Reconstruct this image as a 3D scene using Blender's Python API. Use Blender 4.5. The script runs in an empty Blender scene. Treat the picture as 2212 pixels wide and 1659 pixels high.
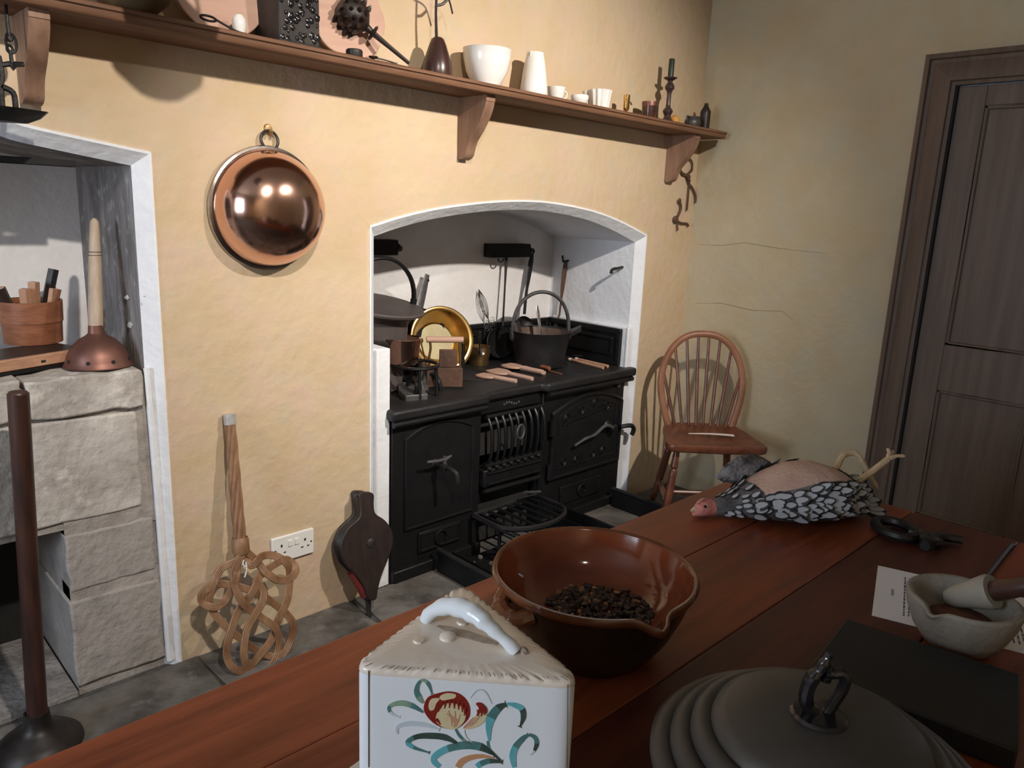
import bpy, bmesh, math, random
from mathutils import Vector, Matrix
random.seed(7)
S = bpy.context.scene
COL = S.collection
PI = math.pi
V = Vector
# ------------------------------------------------------------------ camera
FPX, CX, CY = 1650.0, 1106.0, 829.5
_x = V((2836-CX, 527-CY, FPX)).normalized()
_z = V((793-CX, 8070-CY, FPX)); _z = -(_z - _x*_z.dot(_x)).normalized()
_y = _z.cross(_x)
RW = Matrix((_x, _y, _z))                       # camera (right, down, forward) -> room axes
CAM = V((0, -2.15, 1.387))
cd = bpy.data.cameras.new('camera'); cam = bpy.data.objects.new('camera', cd); COL.objects.link(cam)
cd.sensor_width = 36; cd.lens = FPX/2212*36; cd.clip_start = .02
rot = Matrix((RW @ V((1,0,0)), RW @ V((0,-1,0)), RW @ V((0,0,-1)))).transposed()
cam.matrix_world = Matrix.Translation(CAM) @ rot.to_4x4()
S.camera = cam
# ------------------------------------------------------------------ world, light, exposure
w = bpy.data.worlds.new('sky'); S.world = w; w.use_nodes = True
bg = w.node_tree.nodes['Background']; bg.inputs[0].default_value = (.72, .84, 1, 1); bg.inputs[1].default_value = 18.5
def spot(name, loc, aim, watts, angle, blend, col, rad=.03):
    l = bpy.data.lights.new(name, 'SPOT'); l.energy = watts; l.spot_size = math.radians(angle); l.spot_blend = blend
    l.color = col; l.shadow_soft_size = rad
    o = bpy.data.objects.new(name, l); COL.objects.link(o); o.location = loc
    o.rotation_euler = (V(aim)-V(loc)).to_track_quat('-Z', 'Y').to_euler()
WARM = (1, .92, .82)
spot('ceiling_spot_light', (1.85, -2.2, 2.5), (2.15, 0, 1.26), 305, 74, 1.0, WARM)
spot('ceiling_spot_light', (.45, -2.2, 2.55), (.62, 0, 1.25), 200, 76, 1.0, WARM)
spot('ceiling_spot_light', (-.9, -2.6, 2.7), (-1.2, -3.9, 1.0), 110, 110, 1.0, WARM)
S.view_settings.view_transform = 'Standard'
S.view_settings.look = 'None'
S.view_settings.exposure = 0.0
S.view_settings.gamma = 1.0
S.view_settings.use_curve_mapping = False

def _ray(px, py): return RW @ V((px-CX, py-CY, FPX))
def on_z(px, py, z): r = _ray(px, py); return CAM + r*((z-CAM.z)/r.z)
def on_y(px, py, y): r = _ray(px, py); return CAM + r*((y-CAM.y)/r.y)
def on_x(px, py, x): r = _ray(px, py); return CAM + r*((x-CAM.x)/r.x)
def on_plane(px, py, p0, n): r = _ray(px, py); return CAM + r*((V(p0)-CAM).dot(V(n))/r.dot(V(n)))

# ------------------------------------------------------------------ materials
MATS = {}
def mat(name, c1, c2=None, rough=.6, metal=0, scale=8, stretch=(1,1,1), bump=0, bscale=None, detail=4, spec=.5, rough2=None, contrast=(.35,.65), coat=0):
    if name in MATS: return MATS[name]
    m = bpy.data.materials.new(name); m.use_nodes = True; N = m.node_tree.nodes; L = m.node_tree.links
    p = N['Principled BSDF']
    p.inputs['Roughness'].default_value = rough; p.inputs['Metallic'].default_value = metal
    p.inputs['Specular IOR Level'].default_value = spec
    if coat: p.inputs['Coat Weight'].default_value = coat; p.inputs['Coat Roughness'].default_value = .05
    c2 = c2 or tuple(x*.8 for x in c1)
    tc = N.new('ShaderNodeTexCoord'); mp = N.new('ShaderNodeMapping'); mp.inputs['Scale'].default_value = stretch
    L.new(tc.outputs['Object'], mp.inputs[0])
    n = N.new('ShaderNodeTexNoise'); n.inputs['Scale'].default_value = scale; n.inputs['Detail'].default_value = detail
    n.inputs['Roughness'].default_value = .6
    L.new(mp.outputs[0], n.inputs['Vector'])
    r = N.new('ShaderNodeValToRGB'); r.color_ramp.elements[0].position = contrast[0]; r.color_ramp.elements[1].position = contrast[1]
    r.color_ramp.elements[0].color = (*c2, 1); r.color_ramp.elements[1].color = (*c1, 1)
    L.new(n.outputs['Fac'], r.inputs[0]); L.new(r.outputs[0], p.inputs['Base Color'])
    if rough2 is not None:
        mr = N.new('ShaderNodeMapRange'); mr.inputs['To Min'].default_value = rough; mr.inputs['To Max'].default_value = rough2
        mr.inputs['From Min'].default_value = .3; mr.inputs['From Max'].default_value = .7
        L.new(n.outputs['Fac'], mr.inputs[0]); L.new(mr.outputs[0], p.inputs['Roughness'])
    if bump:
        n2 = N.new('ShaderNodeTexNoise'); n2.inputs['Scale'].default_value = bscale or scale*4; n2.inputs['Detail'].default_value = 5
        L.new(mp.outputs[0], n2.inputs['Vector'])
        b = N.new('ShaderNodeBump'); b.inputs['Strength'].default_value = bump; b.inputs['Distance'].default_value = .01
        L.new(n2.outputs['Fac'], b.inputs['Height']); L.new(b.outputs[0], p.inputs['Normal'])
    MATS[name] = m; return m

YELLOW = mat('yellow_limewash', (.60,.475,.325), (.535,.395,.24), .85, scale=3.4, bump=.5, bscale=24, detail=8, spec=.2, contrast=(.3,.72))
YRIGHT = mat('pale_yellow_limewash', (.55,.475,.335), (.49,.395,.245), .85, scale=4.2, bump=.35, bscale=30, detail=8, spec=.2, contrast=(.3,.72))
WHITE = mat('white_limewash', (.80,.81,.84), (.73,.74,.78), .85, scale=6, bump=.35, bscale=34, spec=.2)
SOOTW = mat('sooty_limewash', (.83,.82,.83), (.74,.71,.70), .9, scale=4, bump=.3, bscale=40, spec=.2)
SOOTG = mat('smoked_stone', (.31,.285,.275), (.15,.135,.13), .95, scale=9, stretch=(1,1,.3), bump=.8, bscale=30, spec=.15)
STONE = mat('whitened_sandstone', (.55,.51,.47), (.36,.32,.29), .92, scale=7, bump=.7, bscale=38, detail=9, spec=.15)
STONE2 = mat('grey_sandstone', (.44,.40,.37), (.27,.245,.225), .93, scale=6, bump=.7, bscale=40, detail=9, spec=.15)
MORTAR = mat('lime_mortar', (.40,.36,.33), (.28,.25,.23), .95, scale=14, bump=.5, spec=.1)
FLAG = mat('worn_flagstone', (.19,.175,.16), (.065,.058,.052), .85, scale=6, bump=.6, bscale=30, detail=9, spec=.25)
GROUT = mat('flagstone_joint', (.11,.10,.09), (.06,.055,.05), .95, scale=20, bump=.4)
ASH = mat('hearth_ash', (.36,.33,.31), (.16,.145,.135), .95, scale=9, bump=.8, bscale=50)
SOOT = mat('black_soot', (.012,.011,.011), (.02,.018,.017), .95, scale=9)
IRON = mat('blacked_iron', (.006,.006,.007), (.011,.0105,.011), .36, .0, scale=14, bump=.12, bscale=60, spec=.32, rough2=.5)
IRONH = mat('hob_iron', (.020,.019,.020), (.011,.010,.011), .5, .0, scale=10, bump=.15, bscale=70, spec=.35)
IRONG = mat('grey_iron', (.17,.165,.165), (.09,.088,.09), .5, .6, scale=12, bump=.1)
IRONR = mat('rusty_iron', (.14,.07,.045), (.07,.04,.03), .65, .3, scale=16, bump=.2)
DARKM = mat('dark_metal', (.045,.038,.036), (.02,.017,.017), .45, .5, scale=14)
GIRDLE = mat('seasoned_girdle_iron', (.115,.095,.093), (.085,.07,.068), .5, .2, scale=6)
COPPER = mat('polished_copper', (.74,.47,.37), (.68,.40,.31), .13, 1, scale=5, rough2=.2)
COPPERD = mat('dull_copper', (.24,.115,.088), (.17,.08,.062), .45, .7, scale=9, rough2=.5)
TIN = mat('tinned_rim', (.55,.50,.47), (.35,.31,.29), .25, 1, scale=20)
BRASS = mat('polished_brass', (.80,.52,.20), (.70,.42,.15), .13, 1, scale=6, rough2=.2)
BRASSD = mat('dull_brass', (.45,.30,.14), (.33,.2,.09), .35, .9, scale=10)
BRASSB = mat('worn_brass_base', (.40,.36,.23), (.30,.26,.15), .55, .4, scale=8)
WSHELF = mat('shelf_pine', (.205,.103,.058), (.12,.056,.030), .6, scale=7, stretch=(.5,7,7), bump=.1, spec=.3)
WBRACK = mat('bracket_pine', (.28,.165,.11), (.20,.108,.068), .55, scale=6, stretch=(5,5,.7), bump=.1, spec=.35)
WDOOR = mat('grained_door_paint', (.155,.108,.08), (.11,.074,.054), .5, scale=7, stretch=(5,5,.35), bump=.06, spec=.35)
WCHAIR = mat('chair_elm', (.17,.058,.03), (.095,.03,.017), .32, scale=9, stretch=(2,2,2), spec=.45)
WBOW = mat('chair_bow_wood', (.31,.14,.08), (.22,.092,.05), .4, scale=9, spec=.4)
WTABLE = mat('mahogany_table', (.30,.075,.028), (.16,.036,.014), .30, scale=5, stretch=(.6,6,6), bump=.05, spec=.4, rough2=.46)
WTABLED = mat('darker_table_plank', (.135,.034,.020), (.07,.018,.012), .36, scale=5, stretch=(.6,6,6), bump=.05, spec=.4, rough2=.46)
WPALE = mat('pale_beech', (.52,.30,.19), (.42,.22,.135), .6, scale=9, stretch=(2,2,8))
WGREYW = mat('weathered_handle_wood', (.47,.37,.28), (.36,.27,.2), .7, scale=9, stretch=(6,6,1))
WBOX = mat('box_oak', (.30,.115,.055), (.20,.07,.033), .5, scale=8, stretch=(2,2,6), bump=.1)
WDARK = mat('dark_wood', (.026,.014,.011), (.013,.008,.007), .45, scale=8, stretch=(5,5,1))
WPOLE = mat('pole_wood', (.062,.024,.016), (.022,.010,.008), .42, scale=6, stretch=(5,5,.6))
CANE = mat('rattan_cane', (.30,.165,.085), (.20,.10,.05), .5, scale=14, stretch=(3,3,1), bump=.15)
LEATHER = mat('black_leather', (.022,.016,.014), (.012,.009,.008), .5, scale=12, bump=.2)
REDP = mat('red_leather', (.16,.016,.014), (.10,.012,.01), .55)
CHINA = mat('white_china', (.80,.79,.77), (.75,.74,.72), .16, scale=5, spec=.5)
WARMTINT = mat('warm_light_tinted_glaze', (.86,.77,.67), (.80,.70,.60), .22, scale=9, spec=.5, bump=.12, bscale=30)  # white china, with the warm lamp tint put into the colour
DAYTINT = mat('daylight_tinted_glaze', (.83,.87,.90), (.80,.84,.88), .18, scale=5, spec=.5)  # white china, with the bluish daylight tint put into the colour
CRAZE = mat('stained_glaze', (.45,.37,.31), (.22,.18,.15), .3, scale=30)
PLASTIC = mat('white_plastic', (.80,.79,.77), (.78,.77,.75), .3, scale=3)
BLACK = mat('black_slot', (.01,.01,.01), (.008,.008,.008), .6)
PANCH = mat('brown_lead_glaze', (.19,.044,.016), (.11,.024,.010), .1, scale=5, stretch=(1,1,4), spec=.6)
PANCHRIM = mat('orange_rim_glaze', (.17,.055,.019), (.09,.028,.011), .15, scale=12, spec=.6)
PANCHO = mat('olive_glaze', (.040,.032,.018), (.024,.015,.008), .3, scale=4, spec=.5)
SPICE = mat('dried_fruit', (.045,.02,.014), (.02,.010,.008), .5, scale=40)
SPICE2 = mat('dried_peel', (.36,.17,.07), (.2,.09,.04), .6, scale=40)
SKIN = mat('plucked_hen_skin', (.62,.43,.35), (.50,.32,.26), .55, scale=14, bump=.35, bscale=120)
COMB = mat('hen_head_skin', (.62,.24,.19), (.48,.16,.13), .6, scale=30, bump=.4)
DOWN = mat('dark_hen_down', (.20,.185,.18), (.04,.037,.04), .9, scale=20, bump=.5)
FDARK = mat('feather_black', (.022,.022,.028), (.015,.015,.018), .6)
FLIGHT = mat('feather_white', (.50,.51,.53), (.34,.35,.37), .7)
HLEG = mat('hen_leg_skin', (.60,.45,.28), (.48,.34,.2), .6, scale=40, bump=.3)
PAPER = mat('white_paper', (.86,.86,.90), (.82,.82,.87), .7, scale=3)
INK = mat('grey_ink', (.12,.12,.16), (.1,.1,.14), .7)
MORT = mat('mortar_stoneware', (.30,.265,.22), (.25,.22,.18), .75, scale=24, bump=.25)
PESTLE = mat('pestle_stoneware', (.33,.30,.25), (.29,.265,.22), .6, scale=20)
SLATE = mat('black_slate', (.008,.009,.011), (.005,.006,.007), .6, scale=9, bump=.1)
PEWTER = mat('dull_pewter', (.105,.098,.09), (.075,.07,.064), .45, .6, scale=5, rough2=.5)
PEWTERD = mat('dark_glossy_pewter', (.10,.095,.10), (.06,.057,.06), .2, .9, scale=8)
WAX = mat('dark_green_wax', (.02,.03,.018), (.015,.022,.012), .45)
ORANGE = mat('orange_peel', (.62,.30,.05), (.5,.22,.04), .55, scale=30)
HORN = mat('horn_brown', (.10,.04,.02), (.025,.012,.015), .2, scale=10, stretch=(1,1,2))
PINKW = mat('scrubbed_sycamore', (.55,.35,.27), (.48,.29,.22), .6, scale=6, stretch=(1,1,5))
BROWNP = mat('dark_brown_glaze', (.055,.022,.016), (.03,.013,.011), .3, scale=8)
OLIVEP = mat('olive_brown_wood', (.13,.085,.04), (.09,.055,.028), .6, scale=6)
OFFWHITE = mat('white_strip', (.75,.72,.70), (.68,.64,.62), .6)
GLASS = None

def mottle(m, c3, scale, lo, hi, amt):                      # a second, larger patchiness over the limewash
    N = m.node_tree.nodes; L = m.node_tree.links; p = N['Principled BSDF']
    src = p.inputs['Base Color'].links[0].from_socket
    tc = N.new('ShaderNodeTexCoord'); n = N.new('ShaderNodeTexNoise'); n.inputs['Scale'].default_value = scale; n.inputs['Detail'].default_value = 6; n.inputs['Roughness'].default_value = .65
    L.new(tc.outputs['Object'], n.inputs['Vector'])
    r = N.new('ShaderNodeMapRange'); r.inputs['From Min'].default_value = lo; r.inputs['From Max'].default_value = hi; r.inputs['To Max'].default_value = amt
    L.new(n.outputs['Fac'], r.inputs[0])
    x = N.new('ShaderNodeMix'); x.data_type = 'RGBA'
    x.inputs[7].default_value = (*c3, 1); L.new(r.outputs[0], x.inputs[0]); L.new(src, x.inputs[6]); L.new(x.outputs[2], p.inputs['Base Color'])
mottle(YELLOW, (.60,.43,.335), 7, .46, .68, .8); mottle(YELLOW, (.50,.44,.34), 11, .52, .72, .6)
mottle(YRIGHT, (.56,.42,.27), 8, .50, .70, .6); mottle(YRIGHT, (.47,.44,.345), 5, .48, .7, .7)
mottle(STONE, (.66,.62,.57), 13, .52, .66, .8); mottle(STONE2, (.20,.185,.17), 6, .50, .66, .7); mottle(FLAG, (.30,.28,.26), 9, .56, .7, .6)
mottle(SOOTG, (.42,.39,.375), 22, .55, .68, .8)

# ------------------------------------------------------------------ mesh builder
WM = {}
class G:
    def __init__(s): s.v = []; s.f = []; s.mi = []
    def add(s, vs, fs, mi=0):
        o = len(s.v); s.v += [V(p) for p in vs]; s.f += [tuple(i+o for i in f) for f in fs]; s.mi += [mi]*len(fs); return s
    def box(s, x0, x1, y0, y1, z0, z1, M=None):
        vs = [V((x,y,z)) for z in (z0,z1) for y in (y0,y1) for x in (x0,x1)]
        if M: vs = [M @ p for p in vs]
        return s.add(vs, [(0,2,3,1),(4,5,7,6),(0,1,5,4),(2,6,7,3),(0,4,6,2),(1,3,7,5)])
    def loft(s, rings, closed=True, cap0=True, cap1=True):
        n = len(rings[0]); vs = [p for r in rings for p in r]; fs = []
        for i in range(len(rings)-1):
            for j in range(n if closed else n-1):
                k = (j+1) % n
                fs.append((i*n+j, i*n+k, (i+1)*n+k, (i+1)*n+j))
        if cap0: fs.append(tuple(range(n-1,-1,-1)))
        if cap1: fs.append(tuple((len(rings)-1)*n+j for j in range(n)))
        return s.add(vs, fs)
    def lathe(s, prof, n=32, M=None, sx=1, sy=1):
        M = M or Matrix()
        vs = []; rows = []
        for r, z in prof:
            if r < 1e-6: rows.append([len(vs)]); vs.append(M @ V((0,0,z)))
            else:
                rows.append(list(range(len(vs), len(vs)+n)))
                vs += [M @ V((r*sx*math.cos(2*PI*j/n), r*sy*math.sin(2*PI*j/n), z)) for j in range(n)]
        fs = []
        for a, b in zip(rows, rows[1:]):
            for j in range(n):
                k = (j+1) % n
                if len(a) == 1 and len(b) == 1: continue
                if len(a) == 1: fs.append((a[0], b[k], b[j]))
                elif len(b) == 1: fs.append((a[j], a[k], b[0]))
                else: fs.append((a[j], a[k], b[k], b[j]))
        return s.add(vs, fs)
    def tube(s, pts, r, n=8, closed=False, flat=1.0, up=None):
        pts = [V(p) for p in pts]; m = len(pts)
        rs = list(r) if isinstance(r, (list, tuple)) else [r]*m
        tan = []
        for i in range(m):
            a = pts[(i-1) % m] if (closed or i > 0) else pts[i]
            b = pts[(i+1) % m] if (closed or i < m-1) else pts[i]
            t = (b-a); tan.append(t.normalized() if t.length > 1e-9 else V((0,0,1)))
        if up is None:
            up = V((0,0,1)) if abs(tan[0].z) < .9 else V((1,0,0))
        u = (V(up) - tan[0]*tan[0].dot(V(up))).normalized()
        rings = []
        for i in range(m):
            u = (u - tan[i]*tan[i].dot(u))
            u = u.normalized() if u.length > 1e-6 else tan[i].orthogonal().normalized()
            w_ = tan[i].cross(u)
            rings.append([pts[i] + (u*math.cos(2*PI*j/n)*flat + w_*math.sin(2*PI*j/n))*rs[i] for j in range(n)])
        if closed:
            rings.append(rings[0]); return s.loft(rings, True, False, False)
        return s.loft(rings)
    def prism(s, poly, t0, t1, M=None):
        M = M or Matrix(); n = len(poly)
        vs = [M @ V((x,y,t0)) for x,y in poly] + [M @ V((x,y,t1)) for x,y in poly]
        fs = [tuple(range(n-1,-1,-1)), tuple(range(n,2*n))] + [(i,(i+1)%n,(i+1)%n+n,i+n) for i in range(n)]
        return s.add(vs, fs)
    def build(s, name, m, parent=None, bevel=0, local=False, angle=35, seg=2, loc=None):
        me = bpy.data.meshes.new(name)
        Wp = WM.get(parent, Matrix()) if parent else Matrix()
        vs = s.v
        if loc is not None and not parent:
            Wp = Matrix.Translation(V(loc))
        if not local:
            inv = Wp.inverted(); vs = [inv @ p for p in vs]
        me.from_pydata([tuple(p) for p in vs], [], s.f); me.validate(); me.update()
        bm = bmesh.new(); bm.from_mesh(me); bmesh.ops.remove_doubles(bm, verts=bm.verts, dist=1e-6)
        bmesh.ops.recalc_face_normals(bm, faces=bm.faces); bm.to_mesh(me); bm.free()
        for mm in (m if isinstance(m, (list,tuple)) else [m]): me.materials.append(mm)
        if isinstance(m, (list,tuple)) and len(me.polygons) == len(s.mi):
            me.polygons.foreach_set('material_index', s.mi)
        me.polygons.foreach_set('use_smooth', [True]*len(me.polygons))
        me.set_sharp_from_angle(angle=math.radians(angle))
        o = bpy.data.objects.new(name, me); COL.objects.link(o)
        if parent: o.parent = parent; WM[o] = WM[parent]
        else:
            o.matrix_world = Wp; WM[o] = Wp
        if bevel:
            b = o.modifiers.new('bevel', 'BEVEL'); b.width = bevel; b.segments = seg; b.limit_method = 'ANGLE'; b.angle_limit = math.radians(40)
        return o

def thing(name, label, cat, loc=(0,0,0), rz=0, group=None):
    o = bpy.data.objects.new(name, None); COL.objects.link(o); o.empty_display_size = .05
    M = Matrix.Translation(V(loc)) @ Matrix.Rotation(rz, 4, 'Z'); o.matrix_world = M; WM[o] = M
    return tag(o, label, cat, group)
def tag(o, label, cat, group=None):
    o['label'] = label; o['category'] = cat
    if group: o['group'] = group
    return o
def struct(o): o['kind'] = 'structure'; return o
def stuff(o): o['kind'] = 'stuff'; return o
def T(x, y=None, z=None): return Matrix.Translation(V(x) if y is None else V((x,y,z)))
def RX(a): return Matrix.Rotation(math.radians(a), 4, 'X')
def RY(a): return Matrix.Rotation(math.radians(a), 4, 'Y')
def RZ(a): return Matrix.Rotation(math.radians(a), 4, 'Z')
def zto(n, up=(0,0,1)):                                  # rotation taking local +Z to direction n
    z = V(n).normalized(); u = V(up)
    x = u.cross(z); x = x.normalized() if x.length > 1e-5 else V((1,0,0)); y = z.cross(x)
    return Matrix((x,y,z)).transposed().to_4x4()
def smooth_path(pts, k=6, closed=False):                 # Catmull-Rom
    pts = [V(p) for p in pts]; out = []; n = len(pts)
    for i in range(n if closed else n-1):
        g = (lambda j: pts[j % n]) if closed else (lambda j: pts[max(0,min(n-1,j))])
        a,b,c,d = g(i-1),g(i),g(i+1),g(i+2)
        for q in range(k):
            t = q/k
            out.append(.5*((2*b)+(c-a)*t+(2*a-5*b+4*c-d)*t*t+(3*b-a-3*c+d)*t**3))
    if not closed: out.append(pts[-1])
    return out
def arc(n, a0, a1): return [math.radians(a0+(a1-a0)*i/n) for i in range(n+1)]
def shell(prof, t):                                      # closed wall of thickness t from an outer profile (bottom centre -> rim)
    inner = [(max(r-t,0), z+(t if i < 2 else 0)) for i,(r,z) in enumerate(prof)]
    return prof + inner[::-1]

# ================================================================== THE SETTING
XR, XL, YF, ZC = 3.322, -2.6, -3.9, 2.95
g = G().add([(XL-.2,YF-.2,0),(XR+.2,YF-.2,0),(XR+.2,.75,0),(XL-.2,.75,0)], [(0,1,2,3)])
floor = struct(g.build('floor', GROUT))
for (a,b,c,d) in [(-.55,.42,-.86,-.44),(.44,.93,-.80,-.335),(.95,1.52,-.83,-.39),(1.54,2.3,-.88,-.42),(2.32,2.86,-.86,-.40),(2.88,3.30,-.9,-.42),
                  (-.2,.36,-.42,.0),(.38,.80,-.315,.0),(.82,1.34,-.37,0.0),(1.36,1.76,-.37,.0),(2.48,2.90,-.38,0.0),(2.92,3.30,-.40,0.0),
                  (.0,.7,-1.4,-.88),(.72,1.4,-1.4,-.88),(1.42,2.1,-1.4,-.9),(2.12,2.7,-1.4,-.9),(2.72,3.3,-1.4,-.92),(2.0,2.7,-2.0,-1.42),(2.72,3.3,-2.0,-1.42)]:
    j = lambda: random.uniform(-.012,.012)
    top = [(a+j(),c+j()),(b+j(),c+j()),(b+j(),d+j()),(a+j(),d+j())]
    if d == 0: top[2] = (top[2][0], -.001); top[3] = (top[3][0], -.001)
    G().prism(top, 0, .006+random.uniform(0,.006)).build('flagstone', FLAG, floor, bevel=.004)

g = G().add([(XL,YF,ZC),(XR,YF,ZC),(XR,0,ZC),(XL,0,ZC)], [(0,3,2,1)])
struct(g.build('ceiling', mat('ceiling_plaster', (.5,.47,.42), (.46,.43,.38), .9)))

# --- back wall with its two recesses
_A = [(1.4425,1.311),(1.57,1.346),(1.729,1.378),(1.947,1.406),(2.139,1.4185),(2.323,1.416),(2.557,1.392),(2.752,1.352),(2.949,1.294)]
_L = [(-.62,1.40),(-.35,1.49),(-.05,1.54),(.2,1.553),(.433,1.538),(.504,1.524),(.757,1.488)]
def _fine(A, k=4):
    pts = [V((x,0,z)) for x,z in A]; out = []
    for i in range(len(pts)-1):
        a = pts[max(0,i-1)] if i else pts[0]*2-pts[1]; b, c = pts[i], pts[i+1]; d = pts[i+2] if i+2 < len(pts) else c*2-b
        for q in range(k):
            t = q/k; out.append(.5*((2*b)+(c-a)*t+(2*a-5*b+4*c-d)*t*t+(3*b-a-3*c+d)*t**3))
    out.append(pts[-1]); return [(p.x,p.z) for p in out]
ARCH, LOPEN = _fine(_A), _fine(_L)
def wall_back():
    g = G()
    def quad(x0,x1,za0,za1,zb0,zb1): g.add([(x0,0,za0),(x1,0,za1),(x1,0,zb1),(x0,0,zb0)], [(0,1,2,3)])
    quad(XL, LOPEN[0][0], 0, 0, ZC, ZC)
    for A in (LOPEN, ARCH):
        for (xa,za),(xb,zb) in zip(A, A[1:]): quad(xa, xb, za, zb, ZC, ZC)
    quad(LOPEN[-1][0], ARCH[0][0], 0,0,ZC,ZC); quad(ARCH[-1][0], XR, 0,0,ZC,ZC)
    return struct(g.build('wall_back', YELLOW))
wb = wall_back()
def opening(A, ch, depth, lip=.035):
    # white chamfer round the opening, then the reveal
    out = [(A[0][0],0)] + A + [(A[-1][0],0)]
    cx = (A[0][0]+A[-1][0])/2; hw = (A[-1][0]-A[0][0])/2
    inn = [(cx+(x-cx)*(hw-ch)/hw, (z-ch*.9 if z > 0 else 0)) for x,z in out]
    return out, inn
def strip(a, ya, b, yb):
    n = len(a)
    return G().add([(x,ya,z) for x,z in a]+[(x,yb,z) for x,z in b], [(i,i+1,n+i+1,n+i) for i in range(n-1)])
oR, iR = opening(ARCH, .034, .55)
def chamfer(o, i, name):
    band = [(x+( -.006 if k < len(o)/2 else .006), z+(.006 if z > 0 else 0)) for k,(x,z) in enumerate(o)]
    g = strip(band, -.003, o, -.003)
    n = len(o)
    g2 = strip(o, -.003, i, .034); g.add(g2.v, g2.f)
    return struct(g.build(name, WHITE, angle=20))
oL, iL = opening(LOPEN, .034, .6)
chamfer(oR, iR, 'trim_1'); chamfer(oL, iL, 'trim_2')
struct(strip(iR, .034, iR, .55).build('wall_range_recess_sides', WHITE, angle=20))
struct(G().add([(iR[0][0],.55,0),(iR[-1][0],.55,0),(iR[-1][0],.55,1.5),(iR[0][0],.55,1.5)], [(0,1,2,3)]).build('wall_range_recess_back', SOOTW))
struct(strip(iL, .034, iL, .52).build('wall_hearth_recess_sides', SOOTG, angle=20))
struct(G().add([(iL[0][0],.52,0),(iL[-1][0],.52,0),(iL[-1][0],.52,1.6),(iL[0][0],.52,1.6)], [(0,1,2,3)]).build('wall_hearth_recess_back', SOOTW))
# white piers beside the range
pier = struct(G().box(1.4765,1.533,.012,.54,0,.90).build('wall_range_pier_left', WHITE, bevel=.006))
pier2 = struct(G().box(2.888,2.915,.02,.50,0,.868).box(2.888,2.9149,.012,.03,0,.868).build('wall_range_pier_right', WHITE, bevel=.004))

# --- right wall with the door opening
DY0, DY1, DZ = -1.104, -2.06, 1.913                        # door opening
g = G()
def qr(y0,y1,z0,z1): g.add([(XR,y0,z0),(XR,y1,z0),(XR,y1,z1),(XR,y0,z1)], [(0,1,2,3)])
qr(0,DY0,0,ZC); qr(DY0,DY1,DZ,ZC); qr(DY1,YF,0,ZC)
wr = struct(g.build('wall_right', YRIGHT))
g = G()
cr = [on_x(*p, XR-.0008) for p in [(1508,528),(1560,530),(1610,524),(1680,536),(1790,548)]]
g.tube(cr, [.0004,.0009,.0012,.0009,.0004], 5)
cr = [on_x(*p, XR-.0008) for p in [(1502,655),(1560,655),(1625,670),(1690,672),(1712,690)]]
g.tube(cr, [.0004,.0009,.0013,.0008,.0004], 5)
g.build('plaster_crack', mat('crack_shadow', (.36,.28,.15), (.3,.23,.12), .9), wr)
struct(G().add([(XL,YF,0),(XR,YF,0),(XR,YF,ZC),(XL,YF,ZC)], [(0,1,2,3)]).build('wall_front', mat('dim_wall', (.55,.46,.3), (.5,.4,.25), .9)))
# left wall with the daylight window
WY0, WY1, WZ0, WZ1 = -1.75, -.55, .95, 2.35
g = G()
def ql(y0,y1,z0,z1): g.add([(XL,y0,z0),(XL,y1,z0),(XL,y1,z1),(XL,y0,z1)], [(0,1,2,3)])
ql(YF,WY0,0,ZC); ql(WY0,WY1,0,WZ0); ql(WY0,WY1,WZ1,ZC); ql(WY1,0,0,ZC)
struct(g.build('wall_left', YELLOW))
g = G()
for y in (WY0, (WY0+WY1)/2-.02, WY1-.05): g.box(XL-.04, XL, y, y+.05, WZ0, WZ1)
for k in range(5):
    z = WZ0 + k*(WZ1-WZ0-.04)/4; g.box(XL-.035, XL-.005, WY0+.05, WY1-.05, z, z+.04)
win = struct(g.build('window_1', CHINA))
gm = bpy.data.materials.new('window_glass'); gm.use_nodes = True
_n = gm.node_tree.nodes; _n.clear(); _o = _n.new('ShaderNodeOutputMaterial'); _m = _n.new('ShaderNodeMixShader'); _t = _n.new('ShaderNodeBsdfTransparent'); _g = _n.new('ShaderNodeBsdfGlossy')
_g.inputs['Roughness'].default_value = .02; _m.inputs[0].default_value = .06
gm.node_tree.links.new(_t.outputs[0], _m.inputs[1]); gm.node_tree.links.new(_g.outputs[0], _m.inputs[2]); gm.node_tree.links.new(_m.outputs[0], _o.inputs[0])
G().add([(XL-.02,WY0,WZ0),(XL-.02,WY1,WZ0),(XL-.02,WY1,WZ1),(XL-.02,WY0,WZ1)], [(0,1,2,3)]).build('window_pane', gm, win)
pl = bpy.data.lights.new('window_portal', 'AREA'); pl.shape = 'RECTANGLE'; pl.size = 1.2; pl.size_y = 1.4; pl.cycles.is_portal = True
po = bpy.data.objects.new('window_portal', pl); COL.objects.link(po); po.location = (XL-.06, (WY0+WY1)/2, (WZ0+WZ1)/2); po.rotation_euler = (PI/2, 0, -PI/2)

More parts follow.
